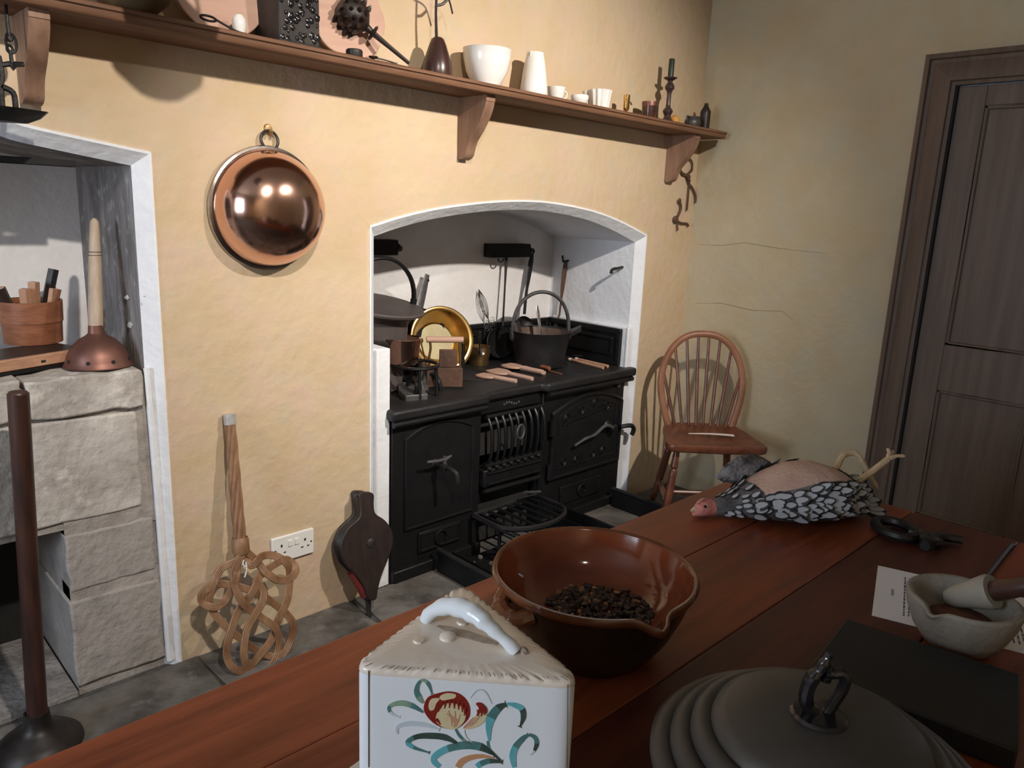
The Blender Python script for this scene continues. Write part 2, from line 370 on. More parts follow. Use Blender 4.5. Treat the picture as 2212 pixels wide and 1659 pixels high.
# --- door and its architrave
g = G()
prof = [(0,0),(0,.034),(.018,.038),(.022,.026),(.034,.022),(.044,.026),(.10,.030),(.104,.020),(.116,.016),(.116,0)]   # (from outer edge, proud of wall)
def mitre(path):                                           # path: outer corner points (y,z) with inward normals
    g = G(); rings = []
    for (y,z),(ny,nz) in path:
        rings.append([(XR-d, y+ny*u, z+nz*u) for u,d in prof])
    return g.loft(rings, False, False, False)
OY0, OY1, OZ = -.988, DY1-.116, 2.029
mitre([((OY0,0),(-1,0)),((OY0,OZ),(-1,-1))]).build('x', WDOOR).name = 'trim_3'
struct(bpy.data.objects['trim_3'])
struct(mitre([((OY0,OZ),(-1,-1)),((OY1,OZ),(1,-1))]).build('trim_4', WDOOR))
struct(mitre([((OY1,OZ),(1,-1)),((OY1,0),(1,0))]).build('trim_5', WDOOR))
g = G(); g.box(XR-.012, XR+.06, DY0+.001, DY0-.008, 0, DZ).box(XR-.012, XR+.06, DY0, DY1, DZ-.001, DZ+.012)
struct(g.build('trim_6', SOOT))
door = struct(bpy.data.objects.new('door_1', None)); COL.objects.link(door); door.matrix_world = T(XR, DY0, 0); WM[door] = T(XR, DY0, 0)
d0, d1 = DY0-.008, DY1+.008
xf = XR+.006
def dbox(name, ya, yb, z0, z1, x=xf, bev=.002): return G().box(x, x+.035, yb, ya, z0, z1).build(name, WDOOR, door, bevel=bev)
sw = .097
dbox('stile', d0, d0-sw, .01, DZ-.004); dbox('stile', d1+sw, d1, .01, DZ-.004)
ym = (d0+d1)/2; dbox('muntin', ym+.05, ym-.05, .22, DZ-.08)
for z0,z1 in ((.01,.22),(.752,.937),(1.836,DZ-.004)): dbox('rail', d0-sw, d1+sw, z0, z1)
for ya,yb in ((d0-sw, ym+.05),(ym-.05, d1+sw)):
    for z0,z1 in ((.22,.752),(.937,1.836)):
        p = dbox('panel', ya, yb, z0, z1, xf+.014, .001)
        q = G()
        for a,b,c,d in ((ya,ya-.014,z0,z1),(yb+.014,yb,z0,z1),(ya,yb,z0,z0+.014),(ya,yb,z1-.014,z1)):
            q.box(xf+.006, xf+.02, b, a, c, d)
        q.build('panel_moulding', WDOOR, p, bevel=.005)
g = G(); g.lathe([(0,-.03),(.012,-.03),(.01,-.01),(.026,.005),(.03,.02),(.02,.038),(0,.042)], 20, T(XR-.005, d1+.06, .95) @ RY(-90))
g.build('door_knob', BRASSD, door)

# --- stone hob of the left hearth (part of the room)
hearth = struct(G().box(-.58,.728,.032,.5,.50,.895).box(.490,.728,.032,.5,0,.52).build('wall_hearth_hob', MORTAR))
def block(x0,x1,z0,z1,y0=.02,y1=.2,m=STONE,rag=.0045,bev=.007):
    # a rough block: front face gridded and jittered
    g = G(); nx, nz = 7, 5
    P = {}
    def p(i,j,y):
        x = x0+(x1-x0)*i/nx; z = z0+(z1-z0)*j/nz
        e = (i in (0,nx)) or (j in (0,nz))
        return V((x+(random.uniform(-rag,rag) if i not in () else 0)*.8, y+random.uniform(-rag,rag)*(.4), z+random.uniform(-rag,rag)*.6))
    F = [[p(i,j,y0) for i in range(nx+1)] for j in range(nz+1)]
    vs = [q for r in F for q in r]; n = nx+1
    fs = [(j*n+i, j*n+i+1, (j+1)*n+i+1, (j+1)*n+i) for j in range(nz) for i in range(nx)]
    rim = [i for i in range(n)] + [(j*n+nx) for j in range(1,nz+1)] + [nz*n+i for i in range(nx-1,-1,-1)] + [j*n for j in range(nz-1,0,-1)]
    b = len(vs); vs += [V((vs[k].x, y1, vs[k].z)) for k in rim]
    m_ = len(rim); fs += [(rim[k], rim[(k+1)%m_], b+(k+1)%m_, b+k) for k in range(m_)]
    g.add(vs, fs)
    return g.build('stone_block', m, hearth, bevel=bev, angle=40, seg=3)
block(.432,.712,.815,.918, .010,.48,rag=.007); block(.06,.424,.820,.922, .012,.48,rag=.007); block(-.35,.052,.815,.92,.014,.48)
block(.215,.692,.522,.803); block(-.3,.207,.525,.805)
block(.490,.716,.318,.484, .022,.4, STONE2); block(.486,.726,.030,.288, .020,.4, STONE2, .006)
# hearth opening
G().box(-.56,.487,.42,.5,0,.52).build('fire_back', SOOT, hearth)
G().box(-.56,.487,.02,.5,.0,.02).build('ash_bed', ASH, hearth, bevel=.004)
G().box(-.58,-.2,.03,.5,0,.52).build('hearth_cheek', STONE2, hearth)
G().box(.490,.727,.026,.1,.47,.53).build('mortar_joint', MORTAR, hearth); G().box(.490,.727,.026,.1,.275,.33).build('mortar_joint', MORTAR, hearth)
# mortar infill strip and lime drip at the jamb
g = G().tube([(.722,.016,.92),(.728,.018,.7),(.732,.018,.4),(.735,.014,.02)], [.008,.01,.01,.012], 7)
g.build('mortar_fillet', WHITE, hearth)
# iron bar under the lintel of the hearth
tag(G().box(-.58,.60,.06,.085,1.445,1.462).build('lintel_bar', SOOT, bevel=.003), 'black sooty iron bar under the lintel of the left stone hearth', 'bar')

# ================================================================== COOKING RANGE
rg = thing('cooking_range', 'black cast iron cooking range filling the arched white recess', 'range', (1.535, 0, 0))
X0, XA, XB, X1 = 1.535, 1.972, 2.318, 2.886
HZ = .68
g = G().box(X0, XA, .03, .53, .0, .635).box(XB, X1, .03, .53, 0, .635).box(XA, XB, .42, .53, 0, .635).box(XA, XB, .05, .42, .60, .635)
g.box(XA, XB, .12, .42, .10, .28)
g.build('body', IRON, rg, bevel=.004)
# hob plate with rolled lips
def lip(pts, z0=.640, z1=HZ):
    return G().prism(pts, z0, z1)
hob = lip([(X0-.02,-.03),(XA+.005,-.03),(XA+.02,.0),(XB-.02,.0),(XB-.005,-.03),(2.925,-.03),(2.925,.012),(X1,.02),(X1,.53),(X0,.53)]).build('hob_plate', IRONH, rg, bevel=.012, seg=3)
for cx_, cy_ in ((1.745,.27),(2.14,.27),(2.60,.27)):
    G().lathe([(.108,.0),(.108,.003),(.103,.003),(.103,.0)], 40, T(cx_,cy_,HZ-.001)).build('hob_ring', IRON, hob)
G().tube([(X0-.01,-.018,.628),(XA-.005,-.018,.628)], .012, 8).build('hob_moulding', IRON, rg)
G().tube([(XB+.005,-.018,.628),(2.905,-.018,.628)], .012, 8).build('hob_moulding', IRON, rg)
# splash panels at the back and the right
def framed(name, M, w, h, par, m=IRON):
    g = G().box(0,w,-.008,.004,0,h,M); o = g.build(name, m, par, bevel=.003)
    q = G()
    for a,b,c,d in ((.0,w,0,.02),(0,w,h-.02,h),(0,.02,.02,h-.02),(w-.02,w,.02,h-.02)): q.box(a,b,-.018,-.006,c,d,M)
    q.build('panel_frame', m, o, bevel=.003)
    q = G()
    i = .045
    for a,b,c,d in ((i,w-i,i,i+.01),(i,w-i,h-i-.01,h-i),(i,i+.01,i+.01,h-i-.01),(w-i-.01,w-i,i+.01,h-i-.01)): q.box(a,b,-.016,-.006,c,d,M)
    q.build('panel_bead', m, o, bevel=.003)
    return o
for xa, xb in ((X0, 1.98),(1.98,2.44),(2.44,2.872)): framed('splash_panel', T(xa,.525,HZ), xb-xa, .175, rg)
framed('splash_panel', T(2.884,.515,HZ) @ RZ(-90), .47, .178, rg)
# arched panels / doors
def arched(x0, x1, z0, z1, rise, n=14, ins=0):
    pts = [(x0+ins,z0+ins),(x1-ins,z0+ins)]
    for i in range(n+1):
        t = i/n; x = x1-ins-(x1-x0-2*ins)*t
        pts.append((x, z1-ins+rise*(1-(2*t-1)**2)))
    return pts
MXZ = Matrix(((1,0,0,0),(0,0,-1,0),(0,1,0,0),(0,0,0,1)))      # local x,y,z -> world x, -z.., extrude towards the room (-y)
def plate(name, pts, y, d, par, m=IRON, bev=.003): return G().prism(pts, -y, -y+d, MXZ).build(name, m, par, bevel=bev)
def bead(name, pts, y, r, par, m=IRON): return G().tube([(x,y,z) for x,z in pts], r, 7, closed=True, up=(0,1,0)).build(name, m, par)
# left: boiler with tap
lf = plate('front_plate', [(X0+.005,.0),(XA-.004,.0),(XA-.004,.628),(X0+.005,.628)], .03, .02, rg)
p = plate('boiler_panel', arched(1.60,1.925,.205,.555,.045), .012, .006, lf)
bead('panel_bead', arched(1.60,1.925,.205,.555,.045), .006, .008, p)
p = plate('soot_door', [(1.66,.09),(1.87,.09),(1.87,.175),(1.66,.175)], .012, .012, lf)
bead('door_bead', [(1.67,.1),(1.86,.1),(1.86,.165),(1.67,.165)], 0, .004, p)
G().tube([(1.765+.028*math.cos(a),-.006,.133+.028*math.sin(a)) for a in arc(20,-30,270)], .004, 6).build('ring_handle', IRON, p)
G().box(X0+.003, XA-.002, -.012, .03, .0, .055).build('plinth', IRON, lf, bevel=.006)
tap = G().lathe([(0,0),(.016,0),(.016,.006),(.009,.01),(.009,.05),(.014,.052),(.014,.07),(0,.074)], 14, T(1.735,.01,.44) @ RX(90)).build('tap', DARKM, rg)
G().tube(smooth_path([(1.735,-.055,.44),(1.738,-.085,.44),(1.745,-.11,.425),(1.748,-.115,.39)],5), [.009]*15+[.008], 10).build('spout', DARKM, tap)
G().tube([(1.655,-.05,.475),(1.70,-.052,.470),(1.735,-.053,.470),(1.765,-.053,.478)], [.005,.006,.008,.004], 8).tube([(1.735,-.053,.43),(1.735,-.053,.482)], .007, 8).build('tap_lever', IRONG, tap)
# centre: fire grate with vertical bars
G().box(XA,XB,.02,.05,.585,.64).build('grate_canopy', IRON, rg, bevel=.004)
q = G()
for k in range(7): q.lathe([(0,0),(.006,.002),(0,.005)], 6, T(2.10+.014*k,.02,.612+.006*math.sin(k)) @ RX(90))
q.build('raised_ornament', IRONG, rg)
G().box(XA+.01, XB-.01, .10, .13, .38, .585).build('fire_back_plate', SOOT, rg)
fr = G().tube([(XA+.012,.0,.58),(XB-.012,.0,.58)], .009, 8).build('grate_rail', IRON, rg)
G().tube([(XA+.012,.0,.378),(XB-.012,.0,.372)], .013, 8).build('grate_rail', IRON, rg)
for k in range(9):
    x = XA+.022+k*(XB-XA-.044)/8
    b = G().tube(smooth_path([(x,.0,.578),(x,-.022,.54),(x,-.03,.475),(x,-.022,.41),(x,.0,.38)],4), .0065, 7)
    b.build('grate_bar', IRON, fr)
G().tube([(2.15+.02*math.cos(a),-.034,.50+.03*math.sin(a)) for a in arc(16,0,337)], .004, 6, closed=True).build('damper_ring', IRONG, fr)
for k in range(8):
    x = XA+.03+k*(XB-XA-.06)/7
    G().lathe([(0,-.012),(.008,-.008),(.011,0),(.008,.008),(0,.012)], 8, T(x,-.012,.366)).build('rail_knob', IRON, fr)
ap = G().box(XA+.004, XB-.004, -.012, .06, .285, .36).build('ash_cover', IRON, rg, bevel=.006)
G().tube([(XA+.02,-.016,.345),(XB-.02,-.016,.34)], .005, 6).tube([(XA+.02,-.016,.30),(XB-.02,-.016,.295)], .005, 6).build('cover_moulding', IRON, ap)
G().box(XA+.01, XB-.01, .06, .10, .02, .285).build('ash_opening', SOOT, rg)
G().tube([(XA+.01,-.005,.268),(XB-.01,-.005,.262)], .01, 8).build('lower_rail', IRON, rg)
G().tube([(1.985,-.01,.165),(2.10,-.02,.175)], .005, 6).build('ash_rod', IRONG, rg); G().tube([(2.16,-.06,.24),(2.27,-.05,.215)], .006, 6).build('ash_rod', IRONG, rg)
# right: oven door with scrollwork and latch
rf = plate('front_plate', [(XB+.004,.0),(X1-.002,.0),(X1-.002,.628),(XB+.004,.628)], .03, .02, rg)
od = plate('oven_door', arched(2.375,2.865,.225,.535,.06), .012, .014, rf)
bead('door_bead', arched(2.375,2.865,.225,.535,.06,ins=.008), -.002, .009, od)
bead('door_bead', arched(2.42,2.82,.27,.51,.05), -.002, .004, od)
def scroll(cx_, cz, s, flip=1):
    pts = []
    for i in range(26):
        a = i/25*3.4*PI; r = .004+.020*(i/25)
        pts.append((cx_+flip*s*r*math.cos(a), -.004, cz+s*r*math.sin(a)))
    return pts
for cx_,cz,s,fl in ((2.47,.50,1,1),(2.56,.525,1,-1),(2.66,.545,1.0,1),(2.74,.52,1,-1),(2.46,.30,.9,-1),(2.74,.30,.9,1),(2.55,.29,.9,1),(2.66,.30,.9,-1)):
    G().tube(scroll(cx_,cz,s,fl), .0035, 5).build('scroll_ornament', IRON, od)
G().tube(smooth_path([(2.44,-.006,.47),(2.52,-.008,.488),(2.60,-.008,.492),(2.70,-.008,.51),(2.78,-.006,.515)],4), .004, 6).build('scroll_ornament', IRON, od)
lt = G().lathe([(0,-.004),(.03,-.004),(.034,.0),(.026,.01),(.012,.014),(.012,.035),(.02,.04),(.014,.05),(0,.052)], 18, T(2.765,.0,.41) @ RX(90)).build('door_latch', IRON, od)
G().tube(smooth_path([(2.765,-.036,.41),(2.70,-.04,.435),(2.63,-.036,.402),(2.57,-.034,.394),(2.50,-.03,.372)],4), [.008]*9+[.007]*4+[.006]*4, 8).build('latch_bar', IRONG, lt)
G().tube(smooth_path([(2.84,-.02,.40),(2.885,-.045,.405),(2.905,-.05,.385),(2.90,-.045,.355)],4), .011, 8).build('latch_keep', IRON, od)
for z in (.27,.47): G().tube([(2.368,-.008,z-.035),(2.368,-.008,z+.035)], .013, 8).build('hinge', IRON, od)
p = plate('flue_door', [(2.46,.09),(2.74,.09),(2.74,.175),(2.46,.175)], .012, .012, rf)
G().tube([(2.6+.026*math.cos(a),-.006,.133+.026*math.sin(a)) for a in arc(18,-30,270)], .004, 6).build('ring_handle', IRON, p)
G().box(XB+.003, X1-.002, -.012, .03, .0, .055).build('plinth', IRON, rf, bevel=.006)
G().lathe([(0,0),(.012,0),(.012,.006),(0,.012)], 10, T(2.83,.005,.60) @ RX(90)).build('bolt', IRONG, rg)

# fender in front of the range, trivet on its fall-bar
fd = thing('fender', 'low black iron fender box on the flagstones before the range', 'fender', (1.73,-.33,0))
def wallbar(name, a, b, h, par, t=.008):
    d = V((b[0]-a[0], b[1]-a[1], 0)); L = d.length; M = T(a[0],a[1],.0) @ Matrix.Rotation(math.atan2(d.y,d.x),4,'Z')
    return G().box(0,L,-t/2,t/2,.010,h,M).build(name, IRON, par, bevel=.002)
for a,b in (((1.73,-.03),(1.73,-.34)),((1.73,-.34),(2.80,-.345)),((2.80,-.345),(2.80,-.03))):
    s_ = wallbar('fender_side', a, b, .10, fd)
    d = V((b[0]-a[0],b[1]-a[1],0)).normalized()
    G().tube([(a[0],a[1],.102),(b[0],b[1],.102)], .009, 8).build('top_rail', IRONH, s_)
tag(G().box(2.44,2.452,-.33,-.02,.012,.10).build('divider_plate', IRON, bevel=.002), 'thin upright iron plate standing inside the fender at the right', 'plate')
ap_ = thing('ash_pan', 'black ash pan with grey ash under the centre of the range', 'pan', (2.1,-.17,.012))
G().box(1.80,2.40,-.30,-.03,.012,.02).build('pan_base', IRON, ap_)
for a in ((1.80,1.806,-.30,-.03),(2.394,2.40,-.30,-.03),(1.80,2.40,-.30,-.294)): G().box(*a,.02,.07).build('pan_side', IRON, ap_)
q = G()
for k in range(46):
    x,y,r = random.uniform(1.83,2.3), random.uniform(-.28,-.06), random.uniform(.006,.014)
    q.lathe([(0,-r*.6),(r,-r*.2),(r*.8,r*.4),(0,r*.6)], 6, T(x,y,.025) @ RZ(random.uniform(0,90)) @ RX(random.uniform(-20,20)))
stuff(q.build('ash_clinker', mat('grey_clinker',(.16,.15,.145),(.04,.037,.035),.9,scale=60), ap_))
tv = thing('trivet', 'round-fronted black iron trivet hung on the front of the grate', 'trivet', (2.1,-.1,.18))
out = [(1.93,-.005),(1.93,-.14)] + [(2.11+.18*math.cos(a), -.14-.115*math.sin(a)) for a in arc(18,180,0)][1:] + [(2.29,-.005)]
out = [(x, y if y > -.14 else y) for x,y in out]
G().tube([(x,y,.18) for x,y in out], .009, 7, closed=True, up=(0,0,1), flat=1.3).build('rim', IRONH, tv)
for k in range(7):
    x = 1.96+.048*k; yb = -.14-.105*math.sqrt(max(0,1-((x-2.11)/.18)**2))
    G().box(x-.006,x+.006,yb,-.005,.176,.184).build('bar', IRON, tv)
for x,y in ((1.95,-.14),(2.27,-.14),(2.11,-.24)):
    G().tube([(x,y,.176),(x,y,.02 if True else 0)], .008, 6).build('leg', IRON, tv)
G().tube([(1.92,-.01,.18),(1.92,-.16,.176),(1.935,-.24,.17)], .006, 6).build('side_bar', IRON, tv)

# ================================================================== THINGS ON AND OVER THE RANGE
# pot with girdle, far left
pot = thing('cooking_pot', 'dark brown cooking pot under the round girdle at the recess left side', 'pot', (1.66,.30,HZ))
G().lathe([(0,0),(.095,0),(.106,.01),(.120,.12),(.128,.24),(.131,.296),(.135,.303),(.127,.303),(.118,.20),(.09,.012),(0,.01)], 40, T(1.66,.30,HZ)).build('pot_body', GIRDLE, pot)
G().tube([(1.66+.02*math.cos(a)-.15,.30,.85+.02*math.sin(a)) for a in arc(12,0,330)], .005, 6, closed=True).build('ring_handle', IRON, pot)
gd = thing('girdle', 'round dark iron girdle with tall hoop handle lying on a pot', 'girdle', (1.668,.30,.99))
GM = T(1.668,.30,1.008) @ RX(9) @ RY(4)
G().lathe([(0,-.012),(.170,-.012),(.184,-.004),(.187,.004),(.182,.009),(.0,.009)], 56, GM).build('plate', GIRDLE, gd)
G().tube([GM @ V((  .176*math.cos(a), 0, .012+.172*math.sin(a))) for a in arc(28,0,180)], .0085, 8, up=(0,1,0), flat=1.4).build('hoop_handle', IRON, gd)
for sx in (1,-1): G().lathe([(0,-.016),(.013,-.01),(.013,.012),(0,.016)], 10, GM @ T(sx*.176,0,.016)).build('hinge_lug', IRON, gd)

# copper saucepan on a trivet stand
tr = thing('flat_iron_stand', 'dark iron stand holding up the copper saucepan at the hob left end', 'stand', (1.73,.17,HZ))
for x,y in ((1.66,.20),(1.80,.20),(1.70,.06),(1.79,.07)):
    G().tube([(x,y,HZ+.003),(x*.94+1.735*.06,y*.9+.013,HZ+.115)], .007, 7).build('leg', IRON, tr)
G().tube([(1.735+.085*math.cos(a),.135+.085*math.sin(a),HZ+.118) for a in arc(24,0,345)], .007, 7, closed=True).build('ring', IRON, tr)
def flatiron(name, label, x, y, rz, tilt):
    o = thing(name, label, 'iron', (x,y,HZ))
    M = T(x,y,HZ+.004) @ RZ(rz) @ RX(tilt)
    sole = [(-.045,-.05),(.045,-.05),(.047,.02),(.03,.07),(0,.095),(-.03,.07),(-.047,.02)]
    G().prism(sole, 0, .024, M).build('sole', IRONG, o, bevel=.003)
    G().tube([M @ V(p) for p in smooth_path([(0,-.035,.022),(0,-.04,.06),(0,0,.075),(0,.04,.06),(0,.045,.022)],4)], .008, 7).build('handle', IRON, o)
    return o
flatiron('flat_iron', 'small grey flat iron tipped up behind the rusty box iron', 1.83, .20, 20, 72)
flatiron('flat_iron', 'dark flat iron under the copper saucepan on the hob corner', 1.70, .11, -15, 8)
cs = thing('copper_saucepan', 'small shiny copper saucepan on the stand at the hob left end', 'saucepan', (1.75,.15,.80))
SC = on_y(868,735,.15); sr = .062
SM = T(1.70,.17,.80)
cs.matrix_world = SM; WM[cs] = SM
G().lathe([(0,0),(.052,0),(.058,.005),(.068,.095),(.072,.097),(.070,.100),(.064,.095),(.053,.008),(0,.007)], 36, SM).build('pan_body', COPPER, cs)
G().tube(smooth_path([(1.64,.17,.878),(1.59,.168,.888),(1.54,.165,.90),(1.50,.163,.905)],4), [.010]*4+[.008]*4+[.009]*5, 8, up=(0,1,0), flat=.6).build('handle', DARKM, cs)
# second copper pan behind it
cs2 = thing('copper_pan', 'dark copper pan behind the small copper saucepan on the hob', 'pan', (1.70,.42,HZ))
G().lathe([(0,0),(.08,0),(.086,.006),(.092,.12),(.095,.124),(.088,.12),(.08,.01),(0,.008)], 36, T(1.73,.40,HZ)).build('pan_body', COPPERD, cs2)
G().tube([(1.64,.39,.79),(1.56,.37,.80),(1.52,.36,.80)], .008, 7, flat=.6).build('handle', IRON, cs2)

# leaning frying pan and brass pan
fp = thing('frying_pan', 'black frying pan with long grey strap handle behind the brass pan', 'pan', (1.98,.47,HZ))
fc = on_y(910,770,.46); fn = V((-.05,-1,.22)).normalized()
FM = T(1.985,.455,HZ+.135) @ zto(fn)
G().lathe([(0,-.006),(.12,-.006),(.142,.022),(.145,.024),(.14,.026),(.118,0),(0,0)], 40, FM).build('pan_body', IRON, fp)
ht = on_y(923,593,.515); hb = V((2.02,.49,HZ+.27))
G().tube([hb, hb+(ht-hb)*.5, ht], [.021,.019,.014], 8, up=(0,1,0), flat=.22).build('strap_handle', IRONG, fp)
G().lathe([(0,-.003),(.006,-.003),(.006,.003),(0,.003)], 10, T(ht+V((0,-.006,-.025))) @ RX(90)).build('hanging_hole', SOOT, fp)
bp = thing('brass_pan', 'shiny brass preserving pan leaning open on the hob', 'pan', (2.03,.36,HZ))
bc = on_y(955,733,.36); bn = V((-.30,-.93,.30)).normalized()
BM = T(bc) @ zto(bn)
R_ = .134
G().lathe([(0,-.086),(.078,-.086),(.088,-.082),(R_-.008,-.006),(R_+.006,-.002),(R_+.010,.002),(R_+.004,.004),(R_-.008,.001),(.084,-.078),(.076,-.080)], 56, BM).build('pan_body', BRASS, bp)
G().lathe([(0,-.0795),(.0775,-.0795),(.0775,-.0785),(0,-.0775)], 48, BM).build('pan_floor', BRASSB, bp)

# box iron
bi = thing('box_iron', 'rusty brown box iron with pale wooden bar handle on the hob', 'iron', (1.89,.13,HZ))
IM = T(on_z(968,840,HZ)+V((.0,.028,0))) @ RZ(-33)
G().box(-.075,.075,-.035,.035,0,.008,IM).build('sole_plate', IRON, bi)
G().box(-.072,.072,-.032,.032,.008,.085,IM).build('iron_box', IRONR, bi, bevel=.003)
for sx in (-.058,.062):
    G().tube(smooth_path([IM @ V(p) for p in [(sx,0,.085),(sx*1.05,0,.12),(sx*.95,0,.16),(sx*1.02,0,.19)]],4), .005, 7).build('upright', BRASSD, bi)
G().tube([IM @ V((-.072,0,.195)), IM @ V((.074,0,.195))], .0125, 12).build('handle_bar', PINKW, bi)
G().lathe([(0,-.01),(.012,-.008),(.014,0),(.012,.008),(0,.01)], 12, IM @ T(-.098,.0,.19)).tube([IM @ V((-.094,0,.185)), IM @ V((-.07,0,.09))], .0035, 6).build('lid_latch_knob', BRASSD, bi)
G().box(-.02,.05,-.008,.008,.085,.155,IM).build('heat_shield', IRONR, bi, bevel=.002)
G().tube([IM @ V((.074,0,.18)), IM @ V((.076,0,.085))], .007, 7).build('rear_post', IRON, bi)

# small brass measure with whisk handle / ladle
bm_ = thing('brass_measure', 'small brass cup measure right of the leaning brass pan', 'cup', (2.33,.43,HZ))
G().lathe([(0,0),(.045,0),(.047,.003),(.05,.085),(.052,.087),(.047,.087),(.044,.005),(0,.004)], 28, T(2.33,.44,HZ)).build('cup_body', BRASSD, bm_)
G().tube(smooth_path([(2.375,.44,HZ+.07),(2.395,.44,HZ+.06),(2.392,.44,HZ+.03),(2.376,.44,HZ+.02)],4), .004, 6).build('cup_handle', BRASSD, bm_)
ld = thing('skimming_spoon', 'small bright metal spoon hooked on the brass cup', 'spoon', (2.29,.42,HZ+.06))
G().tube(smooth_path([(2.285,.385,HZ+.165),(2.283,.385,HZ+.12),(2.288,.385,HZ+.08)],3), .004, 6).lathe([(0,-.004),(.016,0),(.018,.006),(.012,.003),(0,-.001)], 12, T(2.290,.383,HZ+.07) @ RX(80)).build('spoon_body', TIN, ld)
# wire whisk
wk = thing('wire_whisk', 'thin wire whisk with looped head leaning on the recess back wall', 'whisk', (2.48,.48,HZ))
a0, a1, a2 = V((2.525,.50,HZ+.004)), on_y(1055,690,.51), on_y(1034,625,.53)
G().tube([a0,a1], .0028, 6).build('stem', IRONG, wk)
ax = (a2-a1).normalized(); sd = V((1,0,0)); sd = (sd-ax*sd.dot(ax)).normalized(); L_ = (a2-a1).length
for k,wd in enumerate((.022,.014,.006)):
    pts = [a1+ax*L_*t+sd*wd*math.sin(PI*t)*s for s,t in [(1,i/10) for i in range(11)]+[(-1,1-i/10) for i in range(1,11)]]
    G().tube(pts, .0016, 5).build('loop_wire', IRONG, wk)
for k in range(6):
    c = a1 - ax*(.012+.012*(k%3)) + sd*(.018 if k%2 else -.018)*(1+.25*(k//2))
    G().tube([c+V((.013*math.cos(t),0,.013*math.sin(t))) for t in arc(12,0,330)], .0012, 4, closed=True).build('coil_wire', IRONG, wk)
# damper boxes on the back wall
for (xa,za),(xb,zb),lab in (((1.70,1.245),(1.905,1.182),'black iron flue box on the back wall at the recess left edge'),((2.437,1.228),(2.69,1.165),'long black iron flue box on the back wall above the whisk')):
    d = thing('flue_box', lab, 'box', (xa,.52,zb))
    G().box(xa,xb,.485,.55,zb,za).build('box_body', SOOT, d, bevel=.004)
    G().tube([(xb,.50,(za+zb)/2),(xb+.022,.50,(za+zb)/2-.006)], [.02,.012], 8).build('box_hinge', IRON, d)
    G().tube([(xa+.05+.018*math.cos(t),.48,zb-.002+.018*math.sin(t)) for t in arc(14,180,360)], .004, 6).build('pull_ring', IRON, d)
# long-handled skimmer, peel and rusty poker
sk = thing('long_skimmer', 'long thin iron rod skimmer with black round head under flue box', 'skimmer', (2.49,.5,HZ))
t0, t1 = on_y(1094,556,.50), on_y(1086,705,.485)
G().tube([t0, t0+(t1-t0)*.4, t1], [.008,.0045,.005], 7).build('rod', DARKM, sk)
G().lathe([(0,-.004),(.06,0),(.075,.012),(.072,.014),(.058,.004),(0,0)], 30, T(2.475,.462,HZ+.085) @ zto((-.15,-1,.25))).build('skimmer_head', IRON, sk)
pl_ = thing('long_ladle', 'black ladle with long flat handle leaning behind the jam pan', 'ladle', (2.63,.5,HZ))
t0, t1 = on_y(1150,548,.52), on_y(1131,690,.48)
t2 = t0+(t1-t0)*.92
hp = smooth_path([t0, t0+(t1-t0)*.25+V((-.004,0,0)), t0+(t1-t0)*.6+V((-.006,0,0)), t2],5)
G().tube(hp, [.011+.007*math.sin(PI*min(1,i/9)) for i in range(len(hp))], 8, up=(0,1,0), flat=.3).build('flat_handle', IRON, pl_)
G().tube([t0+V((.012*math.cos(a),0,.012+.012*math.sin(a))) for a in arc(14,0,335)], .004, 6, closed=True).build('hanging_eye', IRON, pl_)
G().lathe([(0,-.02),(.03,-.014),(.05,.006),(.046,.006),(.028,-.008),(0,-.014)], 26, T(t1+V((-.005,-.015,-.03))) @ zto((-.2,-.9,.5))).build('ladle_bowl', IRON, pl_)
rp = thing('rusty_poker', 'rust coloured iron fork hanging in the back corner of the recess', 'poker', (2.87,.47,HZ))
t0, t1 = on_y(1222,565,.44), on_y(1206,700,.46)
hp = [t0, t0+(t1-t0)*.15, t0+(t1-t0)*.45, t0+(t1-t0)*.6, t1]
G().tube(hp, [.012,.017,.013,.007,.007], 8, up=(0,1,0), flat=.5).build('handle', IRONR, rp)
G().tube([t0+V((-.016,.01,.03)), t0+V((-.014,.005,.0)), t0+V((.02,0,.004))], .006, 6).build('hook', IRON, rp)
G().lathe([(0,-.004),(.035,0),(.045,.01),(.0,.006)], 18, T(t1+V((0,-.01,-.03))) @ zto((-.4,-.9,.2))).build('fork_end', IRON, rp)
# jam pan
jp = thing('jam_pan', 'large black pan with grey hoop handle and spout on the hob', 'pan', (2.57,.26,HZ))
JC = V((2.555,.265,HZ)); JM = T(JC)
prof = [(0,0),(.100,0),(.112,.008),(.128,.10),(.140,.165),(.143,.168),(.137,.168),(.124,.10),(.104,.012),(0,.008)]
pb = G().lathe(prof, 48, JM)
G_=pb
pb.build('pan_body', IRONH, jp)
G().lathe([(.116,.06),(.1345,.160),(.1335,.160),(.114,.06)], 48, T(JC+V((0,0,.002)))).build('pan_lining', mat('brown_pan_lining', (.16,.105,.08), (.10,.065,.05), .5, .3), jp)
sp = V((.80,-.60,0)).normalized()
G().loft([[JC+V((0,0,.165))+sp*(.13+d)+sp.cross(V((0,0,1)))*wd*s+V((0,0,dz-abs(1-abs(s))*.03)) for s in (-1,-.5,0,.5,1)] for d,wd,dz in ((0,.05,0),(.03,.03,.012),(.06,.010,.03))], False, False, False).build('spout', IRONG, jp)
hd = V((.8,-.42,0)).normalized()
pts = [JC + hd*(.137*math.cos(a)) + V((0,0,.155+.19*math.sin(a)**.8)) for a in arc(30,0,180)]
G().tube(pts, .0085, 8, up=hd.cross(V((0,0,1))), flat=1.6).build('hoop_handle', IRONG, jp)
